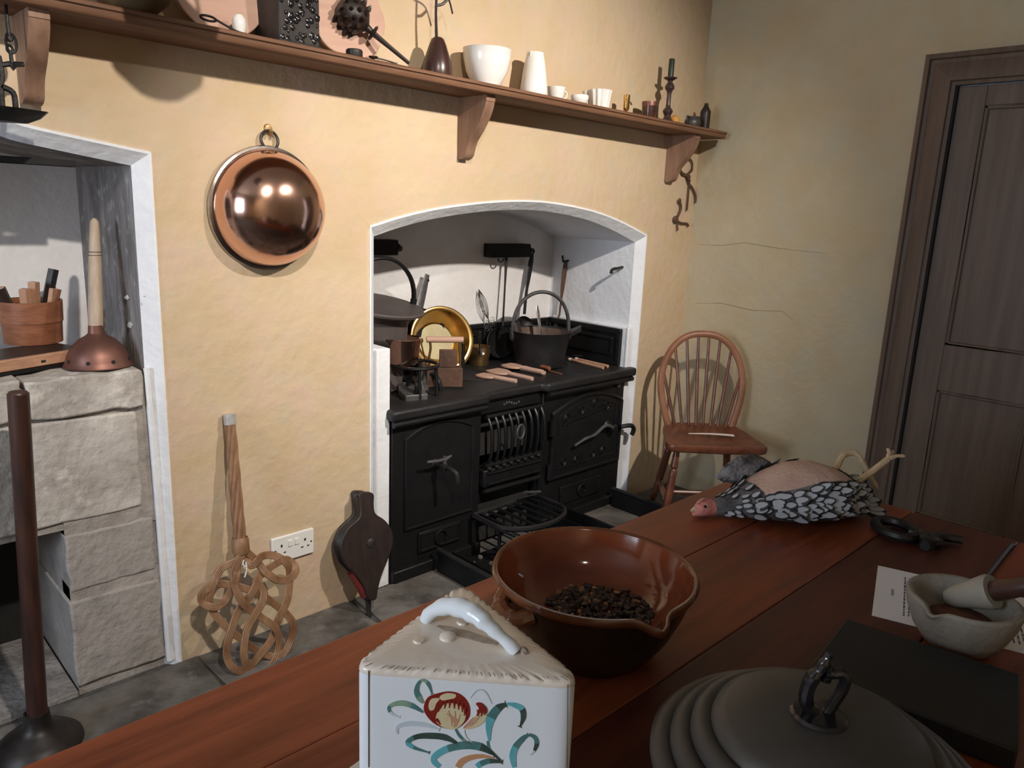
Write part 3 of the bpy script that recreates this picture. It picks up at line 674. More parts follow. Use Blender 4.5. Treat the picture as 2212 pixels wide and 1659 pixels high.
for s in (1,-1):
    G().lathe([(0,-.004),(.026,-.004),(.028,.0),(.02,.007),(0,.008)], 18, T(JC+hd*.138*s+V((0,0,.145))) @ zto(hd*s)).build('handle_lug', IRONG, jp)
ms = thing('metal_spoon', 'bright metal spoon handle standing up inside the jam pan', 'spoon', (2.6,.3,HZ+.02))
t0, t1 = on_y(1160,660,.33), V((2.60,.275,HZ+.02))
G().tube([t0, t0+(t1-t0)*.12, t0+(t1-t0)*.4, t1], [.006,.012,.008,.007], 8, up=(0,1,0), flat=.4).build('handle', TIN, ms)
ws_ = thing('wooden_paddle', 'dark wooden paddle resting against the jam pan inside rim', 'paddle', (2.5,.3,HZ+.02))
G().tube([V((2.475,.345,HZ+.20)), V((2.50,.30,HZ+.025))], [.018,.02], 8, up=(0,1,0), flat=.3).build('blade', WDARK, ws_)
# hook on the recess cheek
hk = thing('wall_hook', 'single iron hook projecting from the white right cheek of the recess', 'hook', (2.91,.10,1.144))
b0 = on_x(1344,577,2.908); 
G().tube(smooth_path([b0+V((.004,0,0)), b0+V((-.03,-.0,-.004)), b0+V((-.06,.01,-.012)), b0+V((-.065,.012,-.03))],4), [.006]*6+[.008]*7, 7).build('hook_pin', DARKM, hk)

# wooden spatulas and sticks lying on the hob
def spatula(label, a, b, wa, wb, m=PINKW, z=HZ, th=.010, spoon=False, yaw=0):
    a = V(a); b = V(b); d = (b-a); L = d.length; M = T(a.x,a.y,z+.001) @ Matrix.Rotation(math.atan2(d.y,d.x),4,'Z')
    o = thing('wooden_spatula' if not spoon else 'wooden_spoon', label, 'spatula' if not spoon else 'spoon', (a.x,a.y,z), 0, 'wooden spatulas lying on the hob')
    bl = .45*L
    n = 8
    outl = [(bl*(i/n), wa*math.sin(PI*min(1,(.25+.75*i/n)))**.5*(1 if i < n else .45)) for i in range(n+1)]
    poly = [(x,-w) for x,w in outl] + [(x,w) for x,w in outl[::-1]]
    G().prism(poly, 0, th, M).build('blade', m, o, bevel=.002)
    G().tube([M @ V((bl*.9,0,th*.5+.001)), M @ V((L,0,th*.5+.001))], wb, 8).build('handle', m, o)
    return o
s1 = on_z(1035,812,HZ); s1b = on_z(1115,827,HZ)
spatula('pale wooden spatula nearest the hob edge beside the box iron', s1, s1b, .034, .010)
spatula('broad wooden spatula second from the hob front edge', on_z(1062,802,HZ), on_z(1150,822,HZ), .048, .010)
spatula('wooden spatula lying across the broad ones in the fan', on_z(1085,797,HZ)+V((.02,.0,0)), on_z(1172,813,HZ), .040, .011, z=HZ+.012)
spatula('round-bowled wooden spoon at the back of the fan of spatulas', on_z(1105,790,HZ), on_z(1176,809,HZ), .044, .010, spoon=True, z=HZ+.0)
spatula('darker brown wooden spatula close to the jam pan foot', on_z(1143,793,HZ), on_z(1180,806,HZ)+V((.02,0,0)), .014, .009, m=WBOX, z=HZ+.012)
for lab,a,b in (('pale round wooden stick lying nearer on the hob right end',(1232,780),(1303,798)),('pale round wooden stick lying farther back on the hob right end',(1246,779),(1313,795))):
    o = thing('wooden_stick', lab, 'stick', on_z(*a,HZ)); pa, pb_ = on_z(*a,HZ), on_z(*b,HZ); up = V((0,0,.008))
    G().tube([pa+up, pb_+up], [.007,.0078], 9).build('stick_shaft', WPALE, o)
    G().lathe([(0,-.012),(.007,-.01),(.0085,0),(.007,.01),(0,.012)], 9, T(pa+up) @ zto(pb_-pa)).build('stick_tip', OFFWHITE, o)
kf = thing('kitchen_knife', 'knife with orange wooden handle at the right end of the hob', 'knife', on_z(1240,772,HZ))
pa, pm, pb_ = on_z(1238,773,HZ), on_z(1290,777,HZ), on_z(1332,784,HZ); up = V((0,0,.012))
G().tube([pa+up, pm+up], [.004,.010], 8, up=(0,0,1), flat=.2).build('blade', IRONG, kf)
G().tube([pm+up, pm+(pb_-pm)*.5+up, pb_+up], [.009,.011,.013], 10).build('handle', mat('orange_handle_wood',(.42,.19,.06),(.3,.12,.035),.4), kf)
sw_ = thing('skewer', 'thin brown skewer lying in front of the jam pan', 'skewer', on_z(1180,800,HZ))
G().tube([on_z(1180,801,HZ)+V((0,0,.004)), on_z(1213,810,HZ)+V((0,0,.004))], .0035, 6).build('shaft', WBOX, sw_)

# ================================================================== WALL SHELF AND WHAT STANDS ON IT
def zb(x): return 1.769-.0075*(x-.3)
def zt(x): return zb(x)+.030
sh = thing('wall_shelf', 'long brown wooden wall shelf on shaped brackets above both recesses', 'shelf', (.3,0,1.76))
SD = -.172
g = G(); xs = [-.7,.3,1.0,1.8,2.5,3.268]
secs = []
for x in xs:
    secs.append([V((x,0,zb(x))),V((x,SD+.004,zb(x))),V((x,SD,zb(x)+.004)),V((x,SD,zb(x)+.017)),V((x,SD-.006,zb(x)+.020)),V((x,SD-.006,zt(x)-.003)),V((x,SD-.003,zt(x))),V((x,0,zt(x)))])
g.loft(secs); g.build('shelf_board', WSHELF, sh, angle=50)
def bracket(x, h, d=.145, th=.04):
    z1 = zb(x); pts = [(0,0),(-d,0)]
    pts += [(-d,-.02)]
    K = [(0,1),(.10,.985),(.18,.96),(.30,.88),(.42,.77),(.53,.65),(.62,.53),(.70,.43),(.78,.37),(.86,.335),(.92,.31),(.97,.24)]
    for t,f in K[1:]: pts.append((-d*f, -h*t))
    pts += [(-.016,-h),(-.004,-h+.004),(0,-h+.008)]
    M = Matrix(((0,0,1,x-th/2),(1,0,0,0),(0,1,0,z1),(0,0,0,1)))
    return G().prism(pts, 0, th, M).build('bracket', WBRACK, sh, bevel=.003)
bracket(.497,.19,.145,.042); bracket(1.822,.208); bracket(3.075,.208,.15)
def spot_on(px0, px1, py, y):                              # centre x and seen radius of a round thing at depth y
    a, b = on_y(px0,py,y), on_y(px1,py,y); x = (a.x+b.x)/2
    d = V((x, y-CAM.y)); return x, abs(b.x-a.x)*abs(d.y/d.length)/2
def turned(name, label, cat, part, prof, m, x, y, z, n=32, group=None):
    o = thing(name, label, cat, (x,y,z), 0, group)
    p = G().lathe(prof, n, T(x,y,z)).build(part, m, o)
    return o, p
# unseen hanging object, kettle shape invented, added to throw the round wall shadow
hkx, hky, hkz = .724, -.45, 1.922
hk_ = thing('unseen_shadow_caster', 'unseen round black object on a ceiling rod, added to cast the wall shadow', 'shadow caster', (hkx,hky,hkz))
G().lathe([(0,-.095),(.05,-.088),(.088,-.055),(.102,0),(.094,.04),(.06,.07),(.035,.078),(.03,.085),(0,.086)], 32, T(hkx,hky,hkz)).build('caster_body', IRON, hk_)
G().tube([V((hkx+.08*math.cos(a),hky,hkz+.05+.10*math.sin(a))) for a in arc(20,0,180)], .004, 6, up=(0,1,0)).build('caster_handle', IRON, hk_)
G().tube([(hkx,hky,hkz+.15),(hkx,hky,ZC)], .004, 6).build('hanging_rod', IRON, hk_)
# hanging crusie lamp by the left bracket
cl = thing('hanging_oil_lamp', 'black iron hanging oil lamp with chain below the shelf left end', 'lamp', (.42,-.10,1.55))
cx0, cy0 = .405, -.115
y_ = cy0
P = lambda px,py: on_y(px,py,y_)
G().loft([[V((cx0+c*r*1.15*(1.25 if c > .9 else 1), cy0+s*r*.8, z)) for c,s in [(math.cos(a),math.sin(a)) for a in arc(16,0,337.5)]] for r,z in ((.001,1.527),(.04,1.528),(.058,1.540),(.070,1.556),(.066,1.554),(.05,1.538),(.001,1.533))], True, False, False).build('oil_tray', IRON, cl)
G().tube(smooth_path([P(34,232),P(28,200),P(2,186)],4), .006, 6).build('frame_bar', IRON, cl)
G().tube(smooth_path([P(6,240),P(2,190),P(4,160),P(-4,120)],4), .006, 6).build('frame_bar', IRON, cl)
G().tube([P(-10,142),P(20,138),P(27,144),P(34,139),P(52,139)], [.004,.006,.009,.006,.005], 6).build('cross_bar', IRON, cl)
for (a,b) in (((16,50),(20,78)),((22,108),(26,138))): G().tube([P(*a),P(*b)], .004, 6).build('chain_wire', IRON, cl)
for a,b in ((20,80),(24,94),(21,106)):
    c = P(a,b); rr = .013 if b == 94 else .007
    G().tube([c+V((rr*.75*math.cos(t),0,rr*1.5*math.sin(t) if rr > .01 else rr*math.sin(t))) for t in arc(12,0,330)], .003, 5, closed=True).build('chain_link', IRON, cl)
G().tube([V((P(16,50).x, cy0, zb(.4))), P(16,50)], .0035, 6).build('hanger', IRON, cl)

zT = 1.796
# big wooden bowl at the far left
o, _ = turned('wooden_bowl', 'olive brown wooden bowl near the left end of the wall shelf', 'bowl', 'bowl_body',
    [(0,0),(.045,0),(.055,.008),(.085,.035),(.10,.07),(.098,.09),(.092,.09),(.09,.07),(.075,.04),(.05,.016),(0,.012)], OLIVEP, .70, -.105, zt(.7)+.001, 40)
# round boards leaning on the wall
def round_board(label, cx_, cz, r, m, scal=0, y=-.03):
    o = thing('round_board', label, 'board', (cx_, y, cz-r))
    pts = []
    for i in range(72):
        a = 2*PI*i/72; rr = r*(1-scal*.5+scal*.5*abs(math.cos(a*4)) if scal else 1)
        pts.append((rr*math.cos(a), rr*math.sin(a)))
    M = T(cx_, y-.002, cz) @ RX(-6) @ MXZ
    G().prism(pts, -.0, .014, M).build('board_disc', m, o, bevel=.003)
    return o
round_board('plain round pinkish wooden board leaning behind the white china knob', .945, zt(.93)+.131, .13, PINKW)
round_board('pale pink scalloped board leaning behind the dark toothed whisk', 1.335, zt(1.33)+.133, .128, PINKW, .10)
# iron loop, white knob
o = thing('iron_skewer_loop', 'small black iron loop skewer lying beside the white china knob', 'skewer', (.9,-.10,zt(.9)))
zz = zt(.9)
G().tube([V((.875+.02*math.cos(t),-.13+.006*math.sin(t),zz+.026+.007*math.sin(t))) for t in arc(14,0,335)], .0032, 5, closed=True).build('loop', DARKM, o)
G().tube(smooth_path([V((.895,-.13,zz+.026)),V((.92,-.13,zz+.017)),V((.95,-.13,zz+.008)),V((.975,-.13,zz+.006))],4), .003, 5).build('shank', DARKM, o)
x,r = spot_on(500,533,45,-.10)
o,_ = turned('china_knob', 'small white china knob on the shelf left of the dark canister', 'knob', 'china_knob_body', [(0,0),(r*.8,0),(r*.75,.01),(r,.03),(r*.9,.045),(r*.5,.055),(0,.058)], CHINA, x, -.10, zt(x)+.001, 20)
# dark embossed canister
x,r = spot_on(565,673,50,-.09)
cn = thing('embossed_canister', 'tall dark square canister with embossed sides on the shelf', 'canister', (x,-.095,zt(x)))
s_ = .062
b = G().box(-s_,s_,-s_,s_,0,.24,T(x,-.09,zt(x)) @ RZ(4)).build('canister_body', DARKM, cn, bevel=.004)
g = G()
for fx in (-1,1):
    pass
for i in range(7):
    for j in range(11):
        u = -.048+.016*i+random.uniform(-.009,.009); v_ = .02+.019*j+random.uniform(-.010,.010)
        s9 = random.uniform(.6,1.7); g.lathe([(0,.0),(.007*s9,0),(.004*s9,.0025),(0,.003)], 5, T(x,-.09,zt(x)) @ RZ(4) @ T(u,-s_-.0005,v_) @ RX(90) @ RZ(random.uniform(0,90)))
stuff(g.build('embossing', PEWTERD, cn))
G().box(-s_-.004,s_+.004,-s_-.004,s_+.004,.0,.008,T(x,-.09,zt(x)) @ RZ(4)).build('base_rim', DARKM, cn, bevel=.002)
# toothed whisk in front of the scalloped board
wh = thing('toothed_whisk', 'dark wooden toothed whisk with collar and long stick leaning on scalloped board', 'whisk', (1.53,-.10,zt(1.5)))
e0 = on_y(884,137,-.14); e1 = on_y(765,35,-.075)
c1 = on_y(806,72,-.09)
dr = (e1-e0).normalized()
G().tube([e0, e0+(c1-e0)*.6, c1], [.0055,.007,.009], 8).build('stick', WDARK, wh)
G().lathe([(0,-.004),(.02,-.004),(.026,0),(.02,.005),(0,.005)], 18, T(c1) @ zto(dr)).build('collar', WDARK, wh)
hd_ = G().lathe([(0,0),(.008,.0),(.012,.02),(.035,.035),(.05,.06),(.052,.085),(.04,.11),(.02,.12),(0,.122)], 20, T(c1+dr*.002) @ zto(dr)).build('head', WDARK, wh)
for ring in range(4):
    zz = .045+.02*ring; rr = (.046,.053,.052,.044)[ring]
    for k in range(12):
        a = 2*PI*(k+.5*(ring%2))/12
        M = T(c1+dr*.002) @ zto(dr) @ T(rr*math.cos(a)*.93, rr*math.sin(a)*.93, zz) @ zto((math.cos(a),math.sin(a),.15))
        G().lathe([(.0085,-.002),(.006,.008),(0,.016)], 5, M).build('tooth', WDARK, hd_)
# tin lid and small spoon
x,r = spot_on(743,783,103,-.12)
o,_ = turned('tin_lid', 'small dark round tin lying at the foot of the scalloped board', 'tin', 'lid_body', [(0,0),(.022,0),(.024,.003),(.024,.022),(.021,.025),(0,.026)], DARKM, x, -.125, zt(x)+.001, 20)
sp_ = thing('iron_spoon', 'small dark spoon lying flat right of the round tin', 'spoon', (1.40,-.13,zt(1.4)))
zz = zt(1.4)
G().tube(smooth_path([V((1.365,-.135,zz+.014)),V((1.40,-.138,zz+.012)),V((1.44,-.14,zz+.008))],4), [.004]*8+[.006], 6, flat=.6).lathe([(0,-.004),(.012,0),(.014,.004),(0,.001)], 12, T(1.36,-.135,zz+.012)).build('spoon_body', WDARK, sp_)
# rushlight holder
x,r = spot_on(912,977,130,-.09)
rl = thing('rushlight_holder', 'rushlight holder with dark pear-shaped wooden base and thin iron rod', 'candle holder', (x,-.09,zt(x)))
G().lathe([(0,0),(r*.97,0),(r,.006),(r*1.0,.030),(r*.90,.052),(r*.58,.098),(r*.42,.116),(r*.25,.122),(0,.123)], 32, T(x,-.09,zt(x)+.001)).build('wooden_base', BROWNP, rl)
G().tube([V((x-.006,-.09,zt(x)+.12)), V((x-.010,-.09,zt(x)+.19)), V((x-.006,-.09,zt(x)+.42))], [.005,.004,.004], 7).build('rod', IRON, rl)
G().tube(smooth_path([V((x-.008,-.09,zt(x)+.215)),V((x+.012,-.095,zt(x)+.222)),V((x+.03,-.10,zt(x)+.24))],4), .0045, 6).build('jaw', IRON, rl)
G().tube(smooth_path([V((x-.02,-.092,zt(x)+.26)),V((x+.025,-.10,zt(x)+.25)),V((x+.05,-.10,zt(x)+.20))],4), .003, 6).build('counterweight_arm', IRON, rl)
# white bowl, jug, cups, mould
x,r = spot_on(1000,1105,125,-.095)
turned('white_bowl', 'deep white china bowl on the shelf left of the jug', 'bowl', 'bowl_body', [(0,0),(r*.55,0),(r*.57,.006),(r*.62,.012),(r*.86,.05),(r*.97,.09),(r,.118),(r*1.02,.121),(r*.98,.122),(r*.93,.09),(r*.55,.014),(0,.012)], CHINA, x, -.09, zt(x)+.001, 40)
x,r = spot_on(1123,1182,190,-.09)
jg,jb = turned('white_jug', 'tall tapering white jug between the white bowl and the small cups', 'jug', 'jug_body', [(0,0),(r*.92,0),(r,.006),(r*1.0,.03),(r*.88,.08),(r*.74,.12),(r*.64,.142),(r*.62,.15),(r*.55,.15),(r*.6,.13),(r*.8,.06),(r*.8,.01),(0,.008)], CHINA, x, -.09, zt(x)+.001, 36)
G().loft([[V((x-r*.5-.012*t, -.09-.01*t+s*(.016-.012*t), zt(x)+.148+.003*t-(.02*(1-abs(s)))*(1-.3*t))) for s in (-1,-.5,0,.5,1)] for t in (0,.6,1)], False, False, False).build('spout', CHINA, jg)
G().tube(smooth_path([V((x+r*.55,-.06,zt(x)+.135)),V((x+r*1.1,-.02,zt(x)+.125)),V((x+r*1.2,-.015,zt(x)+.08)),V((x+r*.9,-.04,zt(x)+.045))],4), .006, 7).build('handle', CHINA, jg)
x,r = spot_on(1181,1221,195,-.09)
c_,_ = turned('white_cup', 'small white china cup just right of the tall white jug', 'cup', 'cup_body', [(0,0),(r*.6,0),(r*.65,.005),(r*.85,.02),(r,.045),(r*1.02,.05),(r*.96,.05),(r*.8,.02),(0,.01)], CHINA, x, -.09, zt(x)+.001, 28)
G().tube(smooth_path([V((x+r*.95,-.095,zt(x)+.044)),V((x+r*1.4,-.10,zt(x)+.036)),V((x+r*1.3,-.10,zt(x)+.018)),V((x+r*.8,-.095,zt(x)+.014))],4), .0035, 6).build('handle', CHINA, c_)
x,r = spot_on(1226,1265,212,-.10)
turned('china_dish', 'low round white china dish in front of the fluted mould', 'dish', 'dish_body', [(0,0),(r*.5,0),(r*.9,.012),(r,.026),(r*.98,.034),(r*.9,.034),(r*.85,.015),(0,.008)], CHINA, x, -.115, zt(x)+.001, 28)
x2 = on_y(1248,198,-.05).x
turned('brass_knob', 'tiny brass knob behind the low white dish', 'bell', 'brass_knob_body', [(0,0),(.012,0),(.008,.01),(.006,.03),(.013,.038),(.012,.046),(0,.05)], BRASSD, x2, -.05, zt(x2)+.001, 16)  # tiny gold-coloured knob
x,r = spot_on(1270,1322,200,-.09)
jm = thing('jelly_mould', 'tall white fluted china mould flaring towards its top', 'mould', (x,-.09,zt(x)))
rings = []
for f_,z in ((.72,0),(.75,.004),(.82,.03),(.92,.06),(1.0,.074),(.92,.074),(.8,.05),(.65,.012)):
    rings.append([V((x+r*f_*(1+.055*math.cos(12*a))*math.cos(a), -.09+r*f_*(1+.055*math.cos(12*a))*math.sin(a), zt(x)+.001+z)) for a in [2*PI*i/96 for i in range(96)]])
G().loft(rings).build('mould_body', CHINA, jm, angle=60)
x,r = spot_on(1257,1282,212,-.045)
turned('white_beaker', 'plain white china beaker half hidden behind the fluted mould', 'beaker', 'beaker_body', [(0,0),(r*.7,0),(r*.75,.01),(r*1.0,.07),(r*.93,.07),(r*.65,.01),(0,.006)], CHINA, x, -.045, zt(x)+.001, 24)
# brass tap-like piece
x,r = spot_on(1346,1361,220,-.09)
bt = thing('brass_larding_tube', 'small upright brass tube with hooked arm right of the fluted mould', 'tube', (x,-.09,zt(x)))
G().lathe([(0,0),(.003,0),(.003,.014),(.012,.024),(.013,.03),(.0135,.078),(.012,.080),(0,.080)], 18, T(x,-.09,zt(x)+.001)).build('tube_body', BRASS, bt)
G().tube(smooth_path([V((x+.012,-.09,zt(x)+.056)),V((x+.028,-.09,zt(x)+.054)),V((x+.034,-.09,zt(x)+.046))],3), .003, 6).build('hook_arm', BRASSD, bt)
G().lathe([(0,0),(.012,0),(.012,.003),(.0,.004)], 14, T(x,-.09,zt(x)+.0006)).build('foot', BRASSD, bt)
# horn beaker
x,r = spot_on(1386,1421,230,-.09)
hb_,_ = turned('horn_beaker', 'dark brown horn beaker with lighter rim left of the candlestick', 'beaker', 'beaker_body', [(0,0),(r*.86,0),(r*.88,.004),(r*.95,.04),(r*1.0,.072),(r*.94,.072),(r*.85,.006),(0,.005)], HORN, x, -.09, zt(x)+.001, 30)
G().lathe([(r*.975,.056),(r*1.003,.072),(r*1.0,.0735),(r*.94,.0725)], 30, T(x,-.09,zt(x)+.001)).build('rim_band', COPPERD, hb_)
# candlestick with candle
x,r = spot_on(1425,1456,262,-.09)
ck = thing('candlestick', 'tall turned dark candlestick holding a dark green candle', 'candlestick', (x,-.09,zt(x)))
CK = T(x,-.09,zt(x)+.001)
G().lathe([(0,0),(.032,0),(.034,.004),(.026,.014),(.016,.024),(.014,.034),(.022,.05),(.021,.056),(.011,.068),(.0095,.08),(.009,.12),(.012,.134),(.021,.146),(.019,.158),(.011,.168),(.010,.176),(.028,.186),(.029,.190),(.012,.190),(0,.188)], 26, CK).build('stem', mat('dark_turned_wood',(.06,.035,.032),(.035,.02,.02),.3), ck)
G().lathe([(0,.186),(.0125,.186),(.0125,.262),(.010,.266),(0,.266)], 16, CK).build('candle', WAX, ck)
# orange, pewter pot, pepper bottle
x,r = spot_on(1445,1470,260,-.085)
turned('dried_orange', 'dried orange half hidden behind the candlestick foot', 'orange', 'orange_body', [(0,0),(.014,.002),(.024,.012),(.026,.024),(.02,.038),(.008,.044),(0,.043)], ORANGE, x+.012, -.075, zt(x)+.001, 20)
x,r = spot_on(1478,1514,262,-.09)
pj,_ = turned('pewter_pot', 'squat grey pewter pot between the orange and the dark bottle', 'pot', 'pot_body', [(0,0),(r*.75,0),(r*.8,.004),(r*1.0,.02),(r*.98,.034),(r*.8,.044),(r*.86,.052),(r*.78,.052),(r*.72,.044),(0,.01)], PEWTER, x, -.09, zt(x)+.001, 28)
G().tube(smooth_path([V((x-r*.8,-.09,zt(x)+.048)),V((x-r*1.25,-.09,zt(x)+.052)),V((x-r*1.2,-.09,zt(x)+.03)),V((x-r*.95,-.09,zt(x)+.022))],3), .004, 6).build('handle', PEWTER, pj)
x,r = spot_on(1512,1535,250,-.10)
turned('pepper_bottle', 'slim black wooden pepper bottle at the right end of the shelf', 'bottle', 'bottle_body', [(0,0),(r*.9,0),(r*.95,.01),(r*1.0,.07),(r*.98,.085),(r*.6,.10),(r*.35,.112),(r*.4,.118),(0,.122)], WDARK, x, -.10, zt(x)+.001, 24)

# ================================================================== ON THE BACK WALL
# copper preserving pan hung face to the wall
cp = thing('copper_pan', 'large round polished copper pan hanging on the yellow wall', 'pan', (1.078,0,1.36))
CM = T(1.078,-.004,1.360) @ RX(90) @ RX(3)                  # local z -> towards the room
Rp = .166
prof = [(Rp+.004,0)] + [(Rp*math.cos(t)**.85 if t < PI/2-.001 else 0, .006+.150*math.sin(t)) for t in [math.radians(d) for d in range(0,91,5)]]
prof[-1] = (0, prof[-1][1])
G().lathe(prof, 72, CM).build('pan_body', COPPER, cp, angle=60)
G().tube([CM @ V(((Rp+.003)*math.cos(a),(Rp+.003)*math.sin(a),.008)) for a in arc(72,0,355)], .0085, 8, closed=True).build('rolled_rim', TIN, cp)
rp_ = CM @ V((0,-Rp-.0,.012)) if (CM @ V((0,-Rp,0))).z > 1.36 else CM @ V((0,Rp,.012))
lug = G().prism([(-.03,-.012),(.03,-.012),(.022,.012),(-.022,.012)], -.003, .006, T(1.078,-.016,1.360+Rp-.004) @ MXZ).build('ring_lug', TIN, cp, bevel=.002)
rc = V((1.088,-.016,1.360+Rp+.026))
G().tube([rc+V((.026*math.cos(a),.004*math.sin(a),.026*math.sin(a))) for a in arc(30,0,348)], .0042, 8, closed=True).build('hanging_ring', DARKM, cp)
nl = thing('wall_hook', 'small brass wall hook holding the ring of the copper pan', 'hook', (1.088,0,1.58))
G().tube(smooth_path([V((1.09,0,1.578)),V((1.09,-.016,1.574)),V((1.089,-.024,1.568)),V((1.088,-.028,1.578))],4), .005, 7).build('hook_pin', BRASSD, nl)
G().lathe([(0,0),(.014,0),(.011,.005),(0,.006)], 14, T(1.092,0,1.584) @ RX(90)).build('rose', BRASSD, nl)

# double wall socket
sk_ = thing('wall_socket', 'white double power socket low on the yellow wall', 'socket', (1.135,0,.278))
M = T(1.135,0,.281)
G().box(-.075,.075,-.012,.0,-.044,.044,M).build('face_plate', PLASTIC, sk_, bevel=.003)
for x in (-.012,.012):
    G().box(x-.0075,x+.0075,-.0155,-.010,.004,.026,M).build('switch', PLASTIC, sk_, bevel=.0015)
for cx_ in (-.042,.042):
    G().box(cx_-.003,cx_+.003,-.0124,-.011,.008,.017,M).build('earth_slot', BLACK, sk_)
    for dx in (-.011,.011): G().box(cx_+dx-.0045,cx_+dx+.0045,-.0124,-.011,-.014,-.010,M).build('pin_slot', BLACK, sk_)
for x in (-.064,.064): G().lathe([(0,0),(.0035,0),(.003,.001),(0,.0012)], 10, M @ T(x,-.0122,0) @ RX(90)).build('screw', BRASSD, sk_)

# sugar tongs and hook near the corner
st = thing('iron_pincers', 'old brown iron pincers hanging on the wall beside the corner', 'pincers', (3.22,0,1.6))
Q = lambda px,py: on_y(px,py,-.012)
G().tube(smooth_path([Q(1472,348),Q(1469,360),Q(1474,374),Q(1484,380),Q(1489,392),Q(1487,420),Q(1484,455)],5), [.0045]*10+[.007]*8+[.005]*13, 8, up=(0,1,0), flat=.7).build('jaw_arm', IRONR, st)
G().tube(smooth_path([Q(1487,340),Q(1495,350),Q(1495,366),Q(1486,378),Q(1488,395),Q(1497,408),Q(1503,425),Q(1502,438)],5), [.0045]*10+[.007]*8+[.0055]*18, 8, up=(0,1,0), flat=.7).build('jaw_arm', IRONR, st)
G().lathe([(0,-.004),(.013,-.004),(.013,.004),(0,.005)], 12, T(Q(1487,383)) @ RX(90)).build('pivot', IRONR, st)
G().tube([V((Q(1487,390).x,0,Q(1487,390).z)), Q(1487,390)+V((0,-.012,0))], .004, 6).build('nail', IRONR, st)
hk2 = thing('iron_corkscrew', 'small rusty iron hook with crossed arms hanging below the pincers', 'hook', (3.2,0,1.4))
G().tube(smooth_path([Q(1468,434),Q(1471,448),Q(1467,462),Q(1461,473)],4), .006, 7).build('shank', IRONR, hk2)
G().lathe([(0,-.008),(.016,-.006),(.018,0),(.014,.006),(0,.008)], 12, T(Q(1460,474)) @ RX(90)).build('boss', IRONR, hk2)
G().tube(smooth_path([Q(1461,476),Q(1472,482),Q(1484,483),Q(1487,489)],4), .005, 6).build('cross_arm', IRONR, hk2)
G().tube([Q(1463,478),Q(1464,498)], .004, 6).build('cross_arm', IRONR, hk2)
G().tube([Q(1468,434)+V((.010*math.cos(a),0,.010*math.sin(a))) for a in arc(12,0,330)], .003, 5, closed=True).build('eye', IRONR, hk2)

# ================================================================== LEANING ON THE WALL
# rattan carpet beater
cb = thing('carpet_beater', 'woven rattan carpet beater with long twisted handle leaning on the wall', 'beater', (.92,-.14,0))
p0, p1 = V((.931,-.165,.012)), V((.934,-.016,.77)); bn_ = (p1-p0).cross(V((1,0,0))).normalized()
if bn_.y > 0: bn_ = -bn_
B = lambda u,v_,off=0: on_plane(400+u*.3738, 860+v_*.3738, p0, bn_) + bn_*off
ax0, ax1 = B(255,95), B(322,880)
axd = (ax1-ax0)
for k in range(5):
    pts = []
    for i in range(41):
        t = i/40; a = 2*PI*k/5 + t*6.2; r = .0085+.003*t
        u = bn_; v2 = axd.normalized().cross(bn_)
        pts.append(ax0+axd*t+(u*math.cos(a)+v2*math.sin(a))*r)
    G().tube(pts, .0085, 7).build('handle_cane', CANE, cb)
G().lathe([(0,0),(.0175,0),(.0185,.03),(.017,.032),(0,.032)], 18, T(ax0+axd.normalized()*.03) @ zto(-axd)).build('metal_cap', mat('pale_metal_cap',(.50,.49,.48),(.36,.34,.33),.4,.3,scale=30), cb)
G().lathe([(.022,-.02),(.026,-.01),(.026,.02),(.022,.03)], 16, T(ax1-axd.normalized()*.02) @ zto(axd)).build('binding', CANE, cb)
PATHS = [
 [(312,870),(300,935),(215,985),(160,1070),(140,1180),(215,1300),(325,1395),(430,1465),(530,1492),(600,1430),(625,1335),(590,1255),(485,1165),(380,1112),(255,1078),(155,1082),(100,1125),(105,1185),(165,1205),(232,1175),(275,1095),(295,1000),(315,900)],
 [(340,880),(415,945),(465,1010),(530,1050),(598,1045),(630,985),(598,938),(535,942),(470,990),(420,1045),(375,1130),(318,1215),(268,1310),(240,1430),(255,1535),(312,1572),(385,1540),(445,1455),(505,1375),(545,1260),(585,1150),(606,1045),(588,965),(520,912),(440,915),(372,965),(345,900)],
 [(400,1045),(445,1125),(402,1240),(350,1350),(328,1470),(365,1560),(440,1572),(512,1510),(538,1420),(510,1325),(420,1255),(332,1190),(288,1105),(285,990),(318,890)]]
for pi_, path in enumerate(PATHS):
    c = smooth_path([V((u,v_,0)) for u,v_ in path], 6)
    for k in range(4):
        off = (k-1.5)*9.5
        pts = []
        for i,q in enumerate(c):
            a = c[max(0,i-1)]; b = c[min(len(c)-1,i+1)]; t = (b-a).normalized() if (b-a).length > 0 else V((1,0,0))
            nrm = V((-t.y,t.x,0)); qq = q+nrm*off
            dep = .006*math.sin(i*.42+pi_*2.1)+.004*pi_
            pts.append(B(qq.x,qq.y,dep))
        G().tube(pts, .0046, 6).build('cane_strand', CANE, cb)
stg = smooth_path([B(325,930,.016),B(318,955,.018),B(335,965,.018),B(335,940,.02),B(340,985,.018),B(330,1030,.016)],4)
G().tube(stg, .0022, 5).build('string_tie', OFFWHITE, cb)

